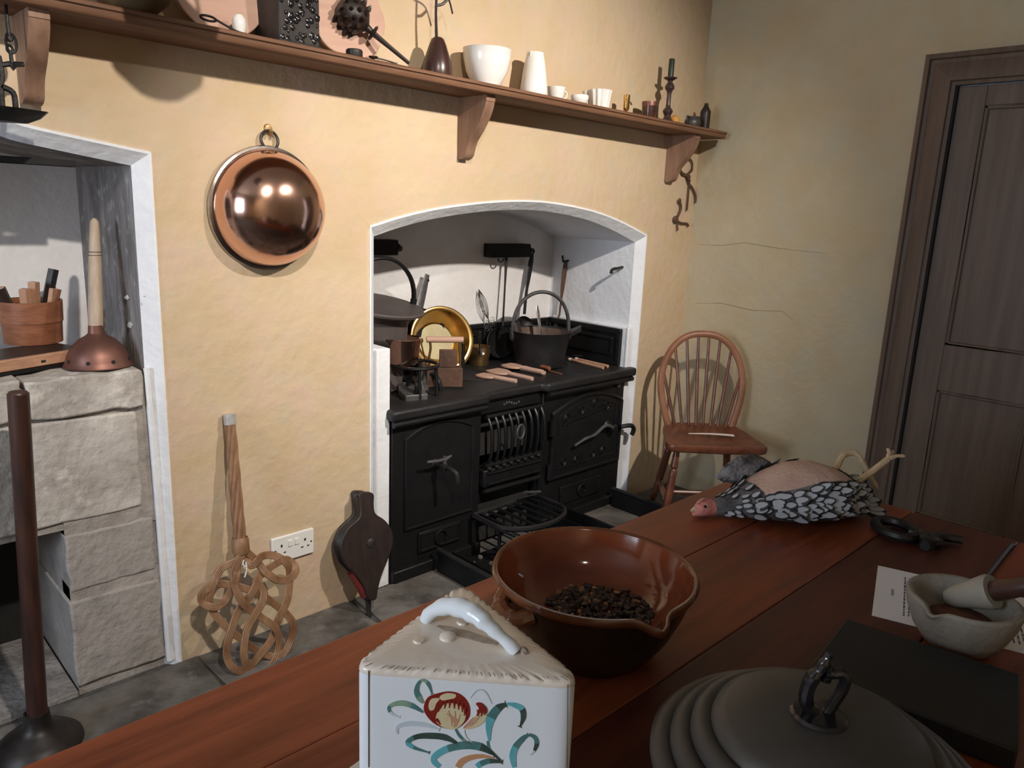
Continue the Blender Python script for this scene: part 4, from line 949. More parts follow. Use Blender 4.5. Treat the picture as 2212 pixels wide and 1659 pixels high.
# fire bellows
bl = thing('fire_bellows', 'dark leather fire bellows standing on their nozzle against the wall', 'bellows', (1.36,-.1,0))
q0, q1 = V((1.345,-.135,.0)), V((1.36,-.035,.42)); bx = V((1,-.12,0)).normalized(); bn2 = (q1-q0).cross(bx).normalized()
if bn2.y > 0: bn2 = -bn2
BB = lambda u,v_,off=0: on_plane(400+u*.3738, 860+v_*.3738, q0, bn2) + bn2*off
outl = [(985,540),(1062,545),(1066,600),(1075,660),(1130,700),(1172,760),(1178,830),(1150,920),(1110,1020),(1090,1100),(1078,1155),(1036,1152),(1015,1090),(960,1010),(905,950),(880,880),(878,820),(915,745),(975,690),(990,650),(985,590)]
ol = smooth_path([V((u,v_,0)) for u,v_ in outl], 3, closed=True)
def slab(name, o0, o1, m, s=1.0, bev=.004):
    cxu, cyv = 1040, 850
    A = [BB(cxu+(p.x-cxu)*s, cyv+(p.y-cyv)*s, o0) for p in ol]; C_ = [BB(cxu+(p.x-cxu)*s, cyv+(p.y-cyv)*s, o1) for p in ol]
    A = [a.copy() for a in A]
    base = [BB(cxu+(p.x-cxu)*s, cyv+(p.y-cyv)*s, 0) for p in ol]
    return G().loft([[p+bn2*o0 for p in base],[p+bn2*o1 for p in base]]).build(name, m, bl, bevel=bev)
slab('front_board', .022, .034, WDARK); slab('back_board', -.034, -.022, WDARK)
base = [BB(p.x,p.y,0) for p in ol]; cc = BB(1035,860,0)
def pleat(s): return [cc+(p-cc)*s for p in base if True]
low = lambda pts, d: [p+bn2*d for p in pts]
G().loft([low(pleat(.95),-.022),low(pleat(.86),-.011),low(pleat(.95),0),low(pleat(.86),.011),low(pleat(.95),.022)]).build('leather_folds', LEATHER, bl)
edge = [BB(u,v_,0)+bn2*.0 for u,v_ in ((960,1012),(1012,1088),(1036,1148))]
G().tube(edge, [.014,.015,.012], 8, up=bn2, flat=1.6).build('red_gusset', REDP, bl)
G().lathe([(0,0),(.016,0),(.016,.003),(.008,.006),(0,.006)], 18, T(BB(1048,830)+bn2*.034) @ zto(bn2)).build('air_valve', DARKM, bl)
n0, n1 = BB(1057,1150), BB(1063,1290)
G().tube([n0, n0+(n1-n0)*.1, n0+(n1-n0)*.14, n1], [.017,.015,.010,.0065], 12).build('nozzle', DARKM, bl)

# ================================================================== LEFT HEARTH
HT = .921
po_ = thing('copper_posser', 'copper posser with pale wooden handle at the right end of hearth top', 'posser', (.65,.108,HT))
PM = T(.630,.112,HT+.001)
pb_ = G().lathe([(.083,0),(.086,.003),(.083,.008),(.078,.02),(.076,.030),(.066,.050),(.046,.072),(.026,.084),(.020,.090),(.018,.112),(.0,.112)], 44, PM).build('copper_bell', COPPERD, po_)
G().lathe([(.0825,.0),(.088,.002),(.0825,.006)], 44, PM).build('rim_bead', COPPERD, pb_)
for k in range(8):
    a = 2*PI*(k+.25)/8; 
    M = PM @ T(.0785*math.cos(a),.0785*math.sin(a),.020) @ zto((math.cos(a),math.sin(a),.25))
    G().lathe([(0,-.001),(.0052,-.001),(.0052,.0014),(0,.0014)], 12, M).build('water_hole', SOOT, pb_)
tp = on_y(204,472,.16); bt_ = PM @ V((0,0,.10)); dd = tp-bt_
G().tube([bt_, bt_+dd*.18, bt_+dd*.6, bt_+dd*.9, bt_+dd*.97, tp], [.0185,.019,.0165,.013,.0115,.005], 16).build('handle', WGREYW, po_)
for t in (.67,.70): G().tube([bt_+dd*t+V((.0158*math.cos(a),.0158*math.sin(a),0)) for a in arc(16,0,340)], .0009, 5, closed=True).build('ring_groove', BLACK, po_)
# boards
bd = thing('bread_peel', 'flat wooden board with pale front edge lying on the left hearth', 'board', (.4,.2,HT))
f0, f1 = on_z(-60,806,HT+.02), on_z(186,766,HT+.02)
b1, b0 = f1+V((-.05,.14,0)), f0+V((-.05,.14,0))
G().prism([(f0.x,f0.y),(f1.x,f1.y),(b1.x,b1.y),(b0.x,b0.y)], HT+.018, HT+.04).build('dark_top_board', WDARK, bd, bevel=.002)
e = (f1-f0).normalized(); nn = V((e.y,-e.x,0))
fr_ = G().prism([(f0.x+nn.x*.016,f0.y+nn.y*.016),(f1.x+nn.x*.016,f1.y+nn.y*.016),(f1.x,f1.y),(f0.x,f0.y)], HT+.012, HT+.042).build('pale_front_edge', WPALE, bd, bevel=.003)
for t in (.45,.47): G().lathe([(0,0),(.004,0),(.003,.001),(0,.001)], 8, T(f0+(f1-f0)*(t+.1)+nn*.016+V((0,0,.004))) @ zto(nn)).build('nail_hole', BLACK, fr_)
bk = thing('griddle_plate', 'thin black iron plate lying beneath the pale-edged board', 'plate', (.4,.2,HT))
G().prism([(f0.x+nn.x*.02,f0.y+nn.y*.02),(f1.x+nn.x*.012+.012,f1.y+nn.y*.012),(b1.x+.012,b1.y),(b0.x,b0.y)], HT+.001, HT+.011).build('plate_body', IRON, bk, bevel=.002)
# round wooden box with kindling
bc0 = on_z(80,745,HT+.04); 
bo = thing('round_wooden_box', 'round bentwood box full of kindling sticks on the hearth board', 'box', (bc0.x+.01,bc0.y+.05,HT+.041))
BXM = T(bc0.x+.005,bc0.y+.055,HT+.041); 
r_ = .078
G().lathe([(0,0),(r_*.93,0),(r_*.94,.002),(r_,.118),(r_-.004,.118),(r_*.9,.004),(0,.003)], 40, BXM).build('box_body', WBOX, bo)
G().lathe([(r_*.97,.06),(r_*1.005,.06),(r_*1.03,.119),(r_*1.0,.119)], 40, BXM).build('lid_band', WBOX, bo)
bx_, by_ = bc0.x+.005, bc0.y+.055
for lab,(dx,dy,L,r2,tx,ty,m) in (('thick dark kindling log leaning left in the round box',(-.045,.0,.16,.017,-.32,-.12,WDARK)),
    ('pale split kindling stick second from left in the round box',(-.018,-.03,.15,.014,-.05,-.1,WPALE)),
    ('pale broad kindling stick in the middle of the round box',(.008,-.01,.165,.015,.04,-.02,WPALE)),
    ('dark bark-covered kindling stick leaning right in the round box',(.025,.01,.205,.014,.28,.05,WDARK)),
    ('thin pale kindling splinter right of the bark-covered stick',(.042,-.025,.15,.008,.18,-.1,WPALE)),
    ('short brown kindling stick at the right of the round box',(.05,.0,.148,.010,.30,.0,WBOX)),
    ('second short brown kindling stick at the back right of the round box',(.055,.025,.15,.010,.22,.08,WBOX))):
    p = V((bx_+dx*.6,by_+dy*.6,HT+.046)); d = V((tx,ty,1)).normalized()
    o = thing('kindling_stick', lab, 'stick', p, 0, 'kindling sticks in the round box')
    n_ = 7 if m is not WPALE else 4
    G().tube([p, p+d*L*.5, p+d*L], [r2*.9,r2,r2], n_).build('stick_wood', m, o)
    G().tube([p+d*L, p+d*(L+.0008)], r2*.9, n_).build('cut_end', PINKW, o)
# lump of plaster flakes on the smoked cheek
sb = bpy.data.objects['wall_hearth_recess_sides']
xf_ = iL[-1][0]-.001
for px,py,s in ((275,643,.014),(282,703,.018),(313,640,.005)):
    c = on_x(px,py,xf_)
    pts = [(math.cos(t)*s*random.uniform(.5,1.2)*1.3, math.sin(t)*s*random.uniform(.4,1)*.6) for t in arc(9,0,320)]
    G().prism(pts, 0, .002, T(c) @ Matrix(((0,0,-1,0),(1,0,0,0),(0,1,0,0),(0,0,0,1)))).build('paint_flake', CHINA, sb)
# dolly posser standing on the floor
mp_ = thing('washing_posser', 'tall dark wooden pole posser with flared metal foot standing on the flagstones', 'posser', (.355,-.14,0))
m0, m1 = V((.352,-.145,.06)), on_y(39,850,-.17)
G().tube([m0, m0+(m1-m0)*.5, m1], [.0235,.0225,.0225], 20).build('pole', WPOLE, mp_)
G().lathe([(0,.0),(.0215,.0),(.019,.004),(0,.004)], 18, T(m1) @ zto(m1-m0)).build('pole_top', WPOLE, mp_)
G().lathe([(.098,.012),(.1,.016),(.097,.026),(.075,.045),(.045,.062),(.032,.078),(.028,.11),(.024,.112),(.024,.06),(.0,.05)], 40, T(.352,-.145,0)).build('metal_foot', DARKM, mp_)

# ================================================================== CHAIR IN THE CORNER
ch = thing('spindle_back_chair', 'hoop-backed wooden spindle chair standing in the room corner', 'chair', (2.965,-.415,0), math.radians(-44))
def CB(g, name, m, par=ch, **k): return g.build(name, m, par, local=True, **k)
so = smooth_path([V((x,y,0)) for x,y in [(-.213,-.175),(-.10,-.19),(.10,-.19),(.213,-.175),(.205,-.05),(.178,.12),(.14,.17),(0,.185),(-.14,.17),(-.178,.12),(-.205,-.05)]], 5, closed=True)
rings = []
for s,z in ((.94,.402),(.985,.408),(1,.418),(1,.430),(.985,.437),(.96,.440)): rings.append([V((p.x*s,p.y*s,z)) for p in so])
for s,z in ((.8,.434),(.5,.428),(.2,.428)): rings.append([V((p.x*s,p.y*s-.01,z)) for p in so])
seat = CB(G().loft(rings), 'seat', WCHAIR)
def bowpt(a):                                              # a from 0 (left foot) to pi (right foot)
    c, s = math.cos(a), math.sin(a)
    h = max(0,s)**.75*.425
    wd = (.150+.062*math.sin(min(1,h/.30)*PI/2)) 
    return V((-wd*(abs(c)**.80)*(1 if c > 0 else -1), .150+.20*h, .432+h))
bp_ = [bowpt(math.radians(d)) for d in range(0,181,5)]
CB(G().tube(bp_, .0165, 10, up=(0,1,0), flat=.8), 'back_hoop', WBOW)
for k in range(8):
    u = (k-3.5)/3.5
    b = V((u*.118, .158-.015*abs(u)**2, .430))
    tgt = min(bp_[3:-3], key=lambda p: abs(p.x - u*.182) + (0 if p.z > .6 else 1))
    # hoop point with matching x
    best = None
    for d in range(20,161):
        p = bowpt(math.radians(d))
        if best is None or abs(p.x-u*.186) < abs(best.x-u*.186): best = p
    CB(G().tube([b, b+(best-b)*.4, best], [.0070,.0082,.0064], 8), 'spindle', WCHAIR)
def leg(x0,y0,x1,y1):
    a, b = V((x0,y0,.410)), V((x1,y1,0)); d = b-a
    pr = [(0,.011),(.08,.0145),(.16,.016),(.20,.018),(.22,.0125),(.24,.018),(.30,.017),(.5,.0185),(.62,.018),(.66,.012),(.69,.0175),(.8,.015),(1,.0125)]
    return CB(G().tube([a+d*t for t,_ in pr], [r for _,r in pr], 12), 'leg', WCHAIR)
LG = {'fl':(-.165,-.14,-.215,-.20),'fr':(.165,-.14,.215,-.20),'bl':(-.125,.12,-.185,.215),'br':(.125,.12,.185,.215)}
for v_ in LG.values(): leg(*v_)
def lp(k,t): x0,y0,x1,y1 = LG[k]; return V((x0+(x1-x0)*t, y0+(y1-y0)*t, .41*(1-t)))
def stretch(a,b): CB(G().tube([a,a+(b-a)*.3,a+(b-a)*.5,a+(b-a)*.7,b],[.008,.0115,.014,.0115,.008],10), 'stretcher', WCHAIR)
sa = [lp('fl',.62),lp('bl',.62)]; sb_ = [lp('fr',.62),lp('br',.62)]
stretch(*sa); stretch(*sb_); stretch((sa[0]+sa[1])/2,(sb_[0]+sb_[1])/2)
q0_, q1_ = on_z(1487,938,.441), on_z(1585,942,.441)
ql_ = thing('white_strip', 'long white tapering strip lying on the chair seat', 'quill', (q0_.x,q0_.y,.442))  # thin white strip, widening along its length
dq = (q1_-q0_).normalized(); nq = V((-dq.y,dq.x,0))
g = G(); rr_ = []
for i in range(11):
    t = i/10; c = q0_+(q1_-q0_)*t; c.z = .4435+.003*math.sin(PI*t); wq = .002+.011*t
    rr_.append([c-nq*wq, c+nq*wq, c+nq*wq*.9+V((0,0,.002)), c-nq*wq*.9+V((0,0,.002))])
g.loft(rr_).build('strip', OFFWHITE, ql_)

# ================================================================== TABLE
TZ = .75
tb = thing('kitchen_table', 'large reddish mahogany plank kitchen table filling the foreground', 'table', (.9,-1.68,0))
TX0, TX1 = .03, 1.828
ys = [-1.245,-1.424,-1.628,-1.838,-2.095]
for i,(a,b) in enumerate(zip(ys, ys[1:])):
    G().box(TX0, TX1, b+.0009, a-.0009, TZ-.034, TZ).build('plank', WTABLED if i == 2 else WTABLE, tb, bevel=.0022)
for a in ((TX0+.06,TX1-.06,-1.33,-1.305),(TX0+.06,TX1-.06,-2.05,-2.025),(TX0+.05,TX0+.075,-2.03,-1.31),(TX1-.085,TX1-.06,-2.03,-1.31)):
    G().box(*a, TZ-.15, TZ-.034).build('apron', WTABLE, tb, bevel=.002)
for x in (TX0+.09, TX1-.1):
    for y in (-1.33,-2.02):
        G().lathe([(0,0),(.024,0),(.028,.02),(.034,.28),(.04,.40),(.046,.50),(.036,.52),(.048,.54),(.048,.716),(0,.716)], 20, T(x,y,0)).build('leg', WTABLE, tb)

# ------------------------------------------------------------------ cheese dish
L_c, R_c, A_c = V((.382,-1.558,0)), V((.534,-1.722,0)), V((.572,-1.498,0))
def rtri(s, r=.016, n=7, sub=16):
    c = (L_c+R_c+A_c)/3; s = s*1.075; P = [c+(p-c)*s for p in (L_c,R_c,A_c)]; out = []
    for i in range(3):
        p, a, b = P[i], P[i-1], P[(i+1)%3]
        da, db = (a-p).normalized(), (b-p).normalized(); half = da.angle(db)/2; dd_ = r/math.tan(half)
        q0, q1 = p+da*dd_, p+db*dd_
        for k in range(n+1):
            t = k/n; out.append((1-t)**2*q0+2*t*(1-t)*p+t*t*q1)
        nxt = P[(i+1)%3]; da2 = (p-nxt).normalized(); db2 = (P[(i+2)%3]-nxt).normalized(); e = nxt+da2*(r/math.tan(da2.angle(db2)/2))
        for k in range(1,sub): out.append(q1+(e-q1)*k/sub)
    return out
cz0, cz1 = .768, .926
cd_ = thing('cheese_dish', 'white wedge-shaped china cheese dish painted with a tulip spray', 'dish', (.49,-1.6,TZ))
N_ = len(rtri(1))
ring = lambda s,z,rip=0,k=0: [V((p.x,p.y,z+rip*(.5+.5*math.cos(PI*i)))) for i,p in enumerate(rtri(s))]
cov = G().loft([ring(1.02,cz0),ring(1.0,cz0+.01),ring(1.0,cz1-.006),ring(.995,cz1-.002)], True, True, False).build('cover', DAYTINT, cd_, angle=50)
n3 = rtri(1, sub=40); 
def ring3(s,z,rip): 
    out = []
    for i,p in enumerate(rtri(s, sub=40)): out.append(V((p.x,p.y,z-rip*(1 if i%3 < 1 else 0))))
    return out
G().loft([ring3(.994,cz1-.003,0),ring3(1.002,cz1,.0016),ring3(.985,cz1+.005,.0022),ring3(.93,cz1+.0065,.0018),ring3(.86,cz1+.0075,.0002),ring3(.70,cz1+.0085,0),ring3(.5,cz1+.0088,0)], True, False, True).build('cover_top', WARMTINT, cd_, angle=60)
# stained lines in the fluted border
g = G(); rim_o, rim_i = rtri(.992, sub=40), rtri(.93, sub=40)
for i in range(0,len(rim_o)):
    if random.random() < .75:
        a, b = rim_o[i], rim_i[i]; a = a+(b-a)*random.uniform(.02,.5); z = cz1+.0064
        d = (b-a); nrm = V((-d.y,d.x,0)).normalized()*.00042
        g.add([(a.x-nrm.x,a.y-nrm.y,z-.0012),(a.x+nrm.x,a.y+nrm.y,z-.0012),(b.x+nrm.x,b.y+nrm.y,z+.0008),(b.x-nrm.x,b.y-nrm.y,z+.0008)], [(0,1,2,3)])
stuff(g.build('border_staining', CRAZE, cd_))
hz = cz1+.0088
h0, h1 = on_z(918,1340,hz), on_z(1118,1408,hz)
pts = []
for i in range(25):
    t = i/24; c = h0+(h1-h0)*t; c.z = hz+.029*(math.sin(PI*t)**.7)*(1.12-.3*t); pts.append(c+V((.004*math.sin(6*t),.003*math.sin(9*t),0)))
G().tube(pts, [.0068+.0042*math.sin(PI*min(1,i/20))+.0008*math.sin(i*1.7) for i in range(25)], 12).build('branch_handle', DAYTINT, cd_)
G().lathe([(0,-.002),(.005,-.001),(.006,.003),(.004,.006),(0,.007)], 12, T(h1+V((.003,-.004,-.001))) @ RY(70)).build('handle_bud', CRAZE, cd_)
c = on_z(967,1378,hz); G().lathe([(0,-.001),(.009,-.001),(.0085,.003),(.005,.0055),(0,.006)], 18, T(c)).build('moulded_berry', WARMTINT, cd_)
for (a,b) in (((1000,1345),(.008)),((905,1385),(.007))):
    c = on_z(*a,hz); G().lathe([(0,-.002),(b,-.002),(b*.8,.0022),(0,.003)], 14, T(c)).build('moulded_leaf', WARMTINT, cd_)
g = G()
m0_, m1_ = on_z(945,1352,hz), on_z(1075,1392,hz)
poly = []
for t,wd in ((0,.002),(.2,.006),(.5,.0075),(.8,.006),(1,.002)):
    poly.append((m0_+(m1_-m0_)*t, wd))
dv = (m1_-m0_).normalized(); nv = V((-dv.y,dv.x,0))
pp = [p+nv*w_ for p,w_ in poly]+[p-nv*w_ for p,w_ in poly[::-1]]
G().prism([(p.x,p.y) for p in pp], hz-.001, hz+.0004).build('stained_patch', mat('brown_glaze_stain',(.50,.42,.36),(.32,.26,.22),.35,scale=90), cd_)
# base plate with crimped rim
rp3 = lambda s,z,r_: [V((p.x,p.y,z)) for p in [ (lambda q,i: q+(q-(L_c+R_c+A_c)/3).normalized()*r_*math.cos(PI*i/2))(q,i) for i,q in enumerate(rtri(s, sub=30))]]
G().loft([rp3(1.05,TZ+.001,0),rp3(1.28,TZ+.006,0),rp3(1.42,TZ+.020,.0016),rp3(1.43,TZ+.023,.0016),rp3(1.36,TZ+.019,.001),rp3(1.2,TZ+.012,0),rp3(1.05,TZ+.017,0),rp3(.9,TZ+.017,0)]).build('base_plate', WARMTINT, cd_, angle=60)
# painted tulip spray on the front face
fdir = (R_c-L_c).normalized(); fn_ = V((fdir.y,-fdir.x,0)); fn_ = fn_ if fn_.y < 0 else -fn_
_t = rtri(1.0); FP = max(_t, key=lambda p: p.dot(fn_)) + V((0,0,.85))
def fpt(u,v_,off=.0006): return on_plane(740+u*.25257, 1240+v_*.25257, FP+fn_*off, fn_)
PNT = lambda n,c,c2=None: mat('paint_'+n, c, c2 or c, .3, scale=90)
PRED, PCREAM, PPINK = PNT('red',(.28,.03,.02),(.22,.02,.015)), PNT('cream',(.72,.62,.38),(.66,.55,.33)), PNT('pink_brown',(.55,.27,.19),(.62,.42,.28))
PTEAL, PDK, PGRN, PORG, PGREY = PNT('turquoise',(.12,.42,.48),(.16,.48,.52)), PNT('dark_green',(.045,.07,.06),(.06,.10,.085)), PNT('sage_green',(.30,.42,.30),(.22,.33,.25)), PNT('orange',(.60,.32,.17),(.55,.28,.14)), PNT('pale_grey',(.58,.65,.70),(.6,.67,.72))
PMID = PNT('blue_green',(.08,.19,.185),(.10,.24,.23))
def blob(name, uv, m, off=.0006, par=cov, k=4):
    c = smooth_path([V((a,b,0)) for a,b in uv], k, closed=True)
    P0 = [fpt(p.x,p.y,off) for p in c]
    G().loft([[p-fn_*.0012 for p in P0],P0]).build(name, m, par)
def stroke(name, uv, widths, ms, off=.0006):
    c = smooth_path([V((a,b,0)) for a,b in uv], 6); n = len(c)
    ws = [widths[min(len(widths)-2,int(i/(n-1)*(len(widths)-1)))]*(1-((i/(n-1)*(len(widths)-1))%1))+widths[min(len(widths)-1,int(i/(n-1)*(len(widths)-1))+1)]*((i/(n-1)*(len(widths)-1))%1) for i in range(n)]
    L1, L2 = [], []
    for i in range(n):
        t = c[min(n-1,i+1)]-c[max(0,i-1)]; nr = V((-t.y,t.x,0)).normalized()
        L1.append(fpt(*(c[i]+nr*ws[i]).xy, off)); L2.append(fpt(*(c[i]-nr*ws[i]).xy, off))
    segs = len(ms)
    for s in range(segs):
        i0, i1 = int(s*(n-1)/segs), int((s+1)*(n-1)/segs)
        g = G(); r = [[L1[i]-fn_*.001,L1[i],L2[i],L2[i]-fn_*.001] for i in range(i0,i1+1)]
        g.loft(r).build(name, ms[s], cov)
stroke('painted_leaf', [(690,1105),(655,1060),(632,1000),(650,935),(690,910),(735,945),(765,1030)], [8,26,22,14,10,16,4], [PGRN,PMID,PMID,PGRN,PMID])
stroke('painted_leaf', [(690,1185),(600,1130),(510,1105),(430,1118),(395,1150),(420,1195),(490,1225)], [6,22,24,18,14,12,2], [PMID,PGRN,PGRN,PMID,PGREY])
stroke('painted_leaf', [(990,1455),(880,1400),(760,1385),(650,1390),(575,1420),(560,1450),(620,1490),(745,1530)], [6,26,26,22,20,22,14,4], [PDK,PDK,PDK,PMID,PTEAL,PMID])
stroke('painted_leaf', [(1290,1540),(1180,1480),(1050,1465),(900,1495),(800,1550),(780,1600),(830,1650)], [12,34,34,30,28,24,18], [PDK,PMID,PMID,PTEAL,PTEAL,PTEAL])
stroke('painted_leaf', [(1255,1430),(1250,1320),(1270,1230),(1330,1150),(1400,1115)], [8,26,40,34,12], [PTEAL,PTEAL,PMID,PDK])
stroke('painted_leaf', [(1405,1110),(1480,1125),(1535,1160),(1545,1230),(1515,1310)], [8,22,26,22,3], [PTEAL,PTEAL,PDK,PDK])
stroke('painted_leaf', [(1470,1655),(1455,1560),(1480,1480),(1540,1410),(1590,1375)], [16,30,28,22,10], [PTEAL,PTEAL,PMID,PMID])
stroke('painted_leaf', [(1595,1372),(1645,1400),(1660,1450),(1640,1510),(1610,1545)], [10,18,20,12,3], [PMID,PMID,PDK,PGREY])
stroke('painted_leaf', [(985,1655),(1020,1605),(1100,1570),(1200,1560),(1290,1575)], [26,28,22,16,6], [PORG,PORG,PORG])
stroke('painted_leaf', [(1150,1650),(1180,1625),(1260,1600),(1370,1610)], [26,24,22,8], [PTEAL,PMID,PDK])
stroke('painted_stem', [(965,1325),(1000,1385),(1060,1440),(1120,1460)], [8,12,10,6], [PMID,PGRN])
stroke('painted_stem', [(1240,1430),(1255,1500),(1300,1550),(1350,1595)], [10,12,12,8], [PMID,PDK])
stroke('painted_stem', [(1040,1335),(1060,1400),(1120,1450)], [3,4,3], [PGREY])
stroke('painted_shadow_leaf', [(470,1370),(470,1310),(560,1280),(700,1290),(830,1330)], [6,16,22,18,3], [PGREY])
stroke('painted_shadow_leaf', [(1090,1060),(1150,995),(1220,1010),(1275,1110)], [2,7,6,2], [PGREY])
blob('painted_tulip_petal', [(695,1130),(730,1055),(820,1020),(910,1005),(1000,1025),(1065,1085),(1090,1160),(1075,1240),(1000,1310),(930,1330),(830,1305),(760,1260),(705,1190)], PRED, .0005)
blob('painted_tulip_petal', [(735,1120),(760,1070),(830,1065),(800,1110),(780,1160),(745,1165)], PCREAM, .0009)
blob('painted_tulip_petal', [(830,1050),(890,1020),(965,1030),(960,1060),(900,1075),(850,1080)], PCREAM, .0009)
blob('painted_tulip_petal', [(805,1200),(860,1120),(940,1105),(1010,1130),(1050,1190),(1040,1260),(970,1325),(900,1325),(840,1300),(800,1260)], PCREAM, .0009)
blob('painted_tulip_petal', [(890,1190),(940,1215),(985,1250),(970,1300),(935,1250)], PORG, .0012)
blob('painted_tulip_petal', [(1030,1320),(1090,1260),(1150,1200),(1225,1180),(1225,1240),(1180,1290),(1100,1325)], PCREAM, .0007)
blob('painted_tulip_petal', [(1030,1320),(1085,1255),(1120,1225),(1150,1240),(1110,1290)], PPINK, .0010)
blob('painted_tulip_petal', [(1140,1110),(1185,1105),(1230,1150),(1230,1190),(1190,1180),(1145,1210),(1165,1150)], PRED, .0011)
for (a,b) in (((850,1095),(835,1150)),((880,1085),(870,1150)),((915,1080),(912,1145)),((950,1085),(955,1150)),((985,1090),(992,1160)),((1020,1110),(1022,1180)),((1045,1140),(1040,1210)),((825,1130),(815,1180)),((800,1240),(835,1290)),((1160,1165),(1155,1215)),((1190,1165),(1185,1215)),((1215,1165),(1212,1205))):
    stroke('painted_feathering', [a,((a[0]+b[0])/2+3,(a[1]+b[1])/2),b], [13,9,1.5], [PRED], .0013)
for (a,b) in (((935,1300),(905,1170)),((950,1310),(960,1175)),((960,1310),(1005,1200)),((1090,1300),(1170,1215))):
    stroke('painted_feathering', [a,((a[0]+b[0])/2+6,(a[1]+b[1])/2),b], [2,5,2], [PPINK], .0013)
for (a,b) in (((222,830),(222,1655)),((1928,950),(1922,1655))): stroke('edge_crack', [a,((a[0]+b[0])/2,(a[1]+b[1])/2),b], [3,2.2,2.5], [BLACK])

# ------------------------------------------------------------------ brown pancheon
BC = V((.830,-1.500,0)); RZm = .875
pn = thing('glazed_mixing_bowl', 'large brown glazed earthenware mixing bowl with pouring lip on the table', 'bowl', (BC.x,BC.y,TZ))
sp_a = math.atan2(*( (on_z(1425,1340,RZm)-BC).yx )); lg_a = math.atan2(*((on_z(1085,1290,RZm)-BC).yx))
def panring(r, z, n=96, rim=0):
    out = []
    for i in range(n):
        a = 2*PI*i/n; da = (a-sp_a+PI)%(2*PI)-PI; e = math.exp(-(da/.11)**2)*rim
        out.append(V((BC.x+(r+.022*e)*math.cos(a), BC.y+(r+.022*e)*math.sin(a), z-.010*e)))
    return out
G().loft([panring(.090,TZ+.001),panring(.096,TZ+.008),panring(.118,TZ+.040),panring(.134,TZ+.075),panring(.143,TZ+.102),panring(.146,TZ+.108,rim=.6),panring(.147,TZ+.112,rim=.9)], True, True, False).build('bowl_outside', PANCHO, pn, angle=60)
G().loft([panring(.142,TZ+.110,rim=.9),panring(.150,TZ+.113,rim=1),panring(.153,TZ+.119,rim=1),panring(.150,TZ+.125,rim=1),panring(.146,TZ+.125,rim=1),panring(.143,TZ+.120,rim=1)], True, False, False).build('rim', PANCHRIM, pn, angle=60)
G().loft([panring(.144,TZ+.122,rim=1),panring(.136,TZ+.104,rim=.6),panring(.124,TZ+.082),panring(.108,TZ+.066),panring(.085,TZ+.056),panring(.05,TZ+.052),panring(.02,TZ+.051)], True, False, True).build('bowl_inside', PANCH, pn, angle=60)
lx = lambda r,da,z: V((BC.x+r*math.cos(lg_a+da), BC.y+r*math.sin(lg_a+da), z))
G().tube(smooth_path([lx(.144,-.20,TZ+.112),lx(.158,-.12,TZ+.102),lx(.163,0,TZ+.096),lx(.158,.12,TZ+.096),lx(.140,.20,TZ+.102)],5), [.012]*6+[.014]*9+[.012]*6, 10).build('lug_handle', PANCHRIM, pn)
g = G(); g2 = G()
for k in range(420):
    r = .080*math.sqrt(random.random()); a = random.uniform(0,2*PI); s = random.uniform(.0038,.0072)
    z = TZ+.055+.012*random.random()*(1-r/.1)+.06*max(0,r-.06)
    M = T(BC.x+r*math.cos(a)+.006, BC.y+r*math.sin(a)-.012, z) @ RZ(random.uniform(0,360)) @ RX(random.uniform(-50,50))
    (g2 if random.random() < .16 else g).lathe([(0,-s*.5),(s,0),(s*.7,s*.5),(0,s*.6)], 5, M, 1.3, .8)
di = stuff(g.build('dried_fruit_heap', SPICE)); tag(di, 'heap of dark dried fruit in the bottom of the brown bowl', 'dried fruit')
di2 = stuff(g2.build('dried_peel_bits', SPICE2)); tag(di2, 'orange-tan bits of dried peel mixed among the dark dried fruit', 'dried peel')

# ------------------------------------------------------------------ plucked hen
hn = thing('dead_hen', 'half-plucked speckled black and white hen lying on the far table end', 'hen', (1.6,-1.41,TZ))
H0 = V((1.388,-1.322,TZ)); ha = V((.375,-.185,0)).normalized(); hb2 = V((ha.y,-ha.x,0)); hb2 = hb2 if hb2.y < 0 else -hb2
SEC = [(0,.006,.016,0),(.008,.017,.03,0),(.03,.022,.036,0),(.05,.020,.034,.002),(.065,.026,.038,.006),(.10,.046,.052,.014),(.14,.068,.074,.022),(.18,.090,.096,.036),(.23,.102,.114,.042),(.28,.102,.116,.044),(.33,.088,.10,.040),(.37,.064,.076,.032),(.40,.034,.05,.014),(.415,.012,.03,.01)]
H0.z += .003
def hsec(t):
    for (a,b) in zip(SEC, SEC[1:]):
        if a[0] <= t <= b[0]:
            f = (t-a[0])/(b[0]-a[0]); return [a[i]+(b[i]-a[i])*f for i in range(4)]
    return list(SEC[-1])
def hpt(t, th, off=0):
    _, wd, h, lat = hsec(t); c, s = math.cos(th), math.sin(th)
    zc = .42*h
    z = zc + (h-zc+off)*s if s > 0 else zc + (zc)*s*min(1,1.0)
    return H0 + ha*t + hb2*(lat+(wd+off)*c*(abs(c)**-.15 if abs(c) > .05 else 1)) + V((0,0,max(.001,z)))
rings = []
for i in range(29):
    t = .415*i/28
    rings.append([hpt(t, 2*PI*j/28) for j in range(28)])
body = G().loft(rings)
n_per = 28
body.mi = []
for (i) in range(28):
    for j in range(28):
        t = .415*(i+.5)/28; th = 2*PI*(j+.5)/28
        plucked = math.radians(48) < th < math.radians(128) and .13 < t < .335
        body.mi.append(1 if t < .042 else (0 if plucked else 2))
body.mi += [1, 2]
body.build('body', [SKIN, COMB, DOWN], hn, angle=70)
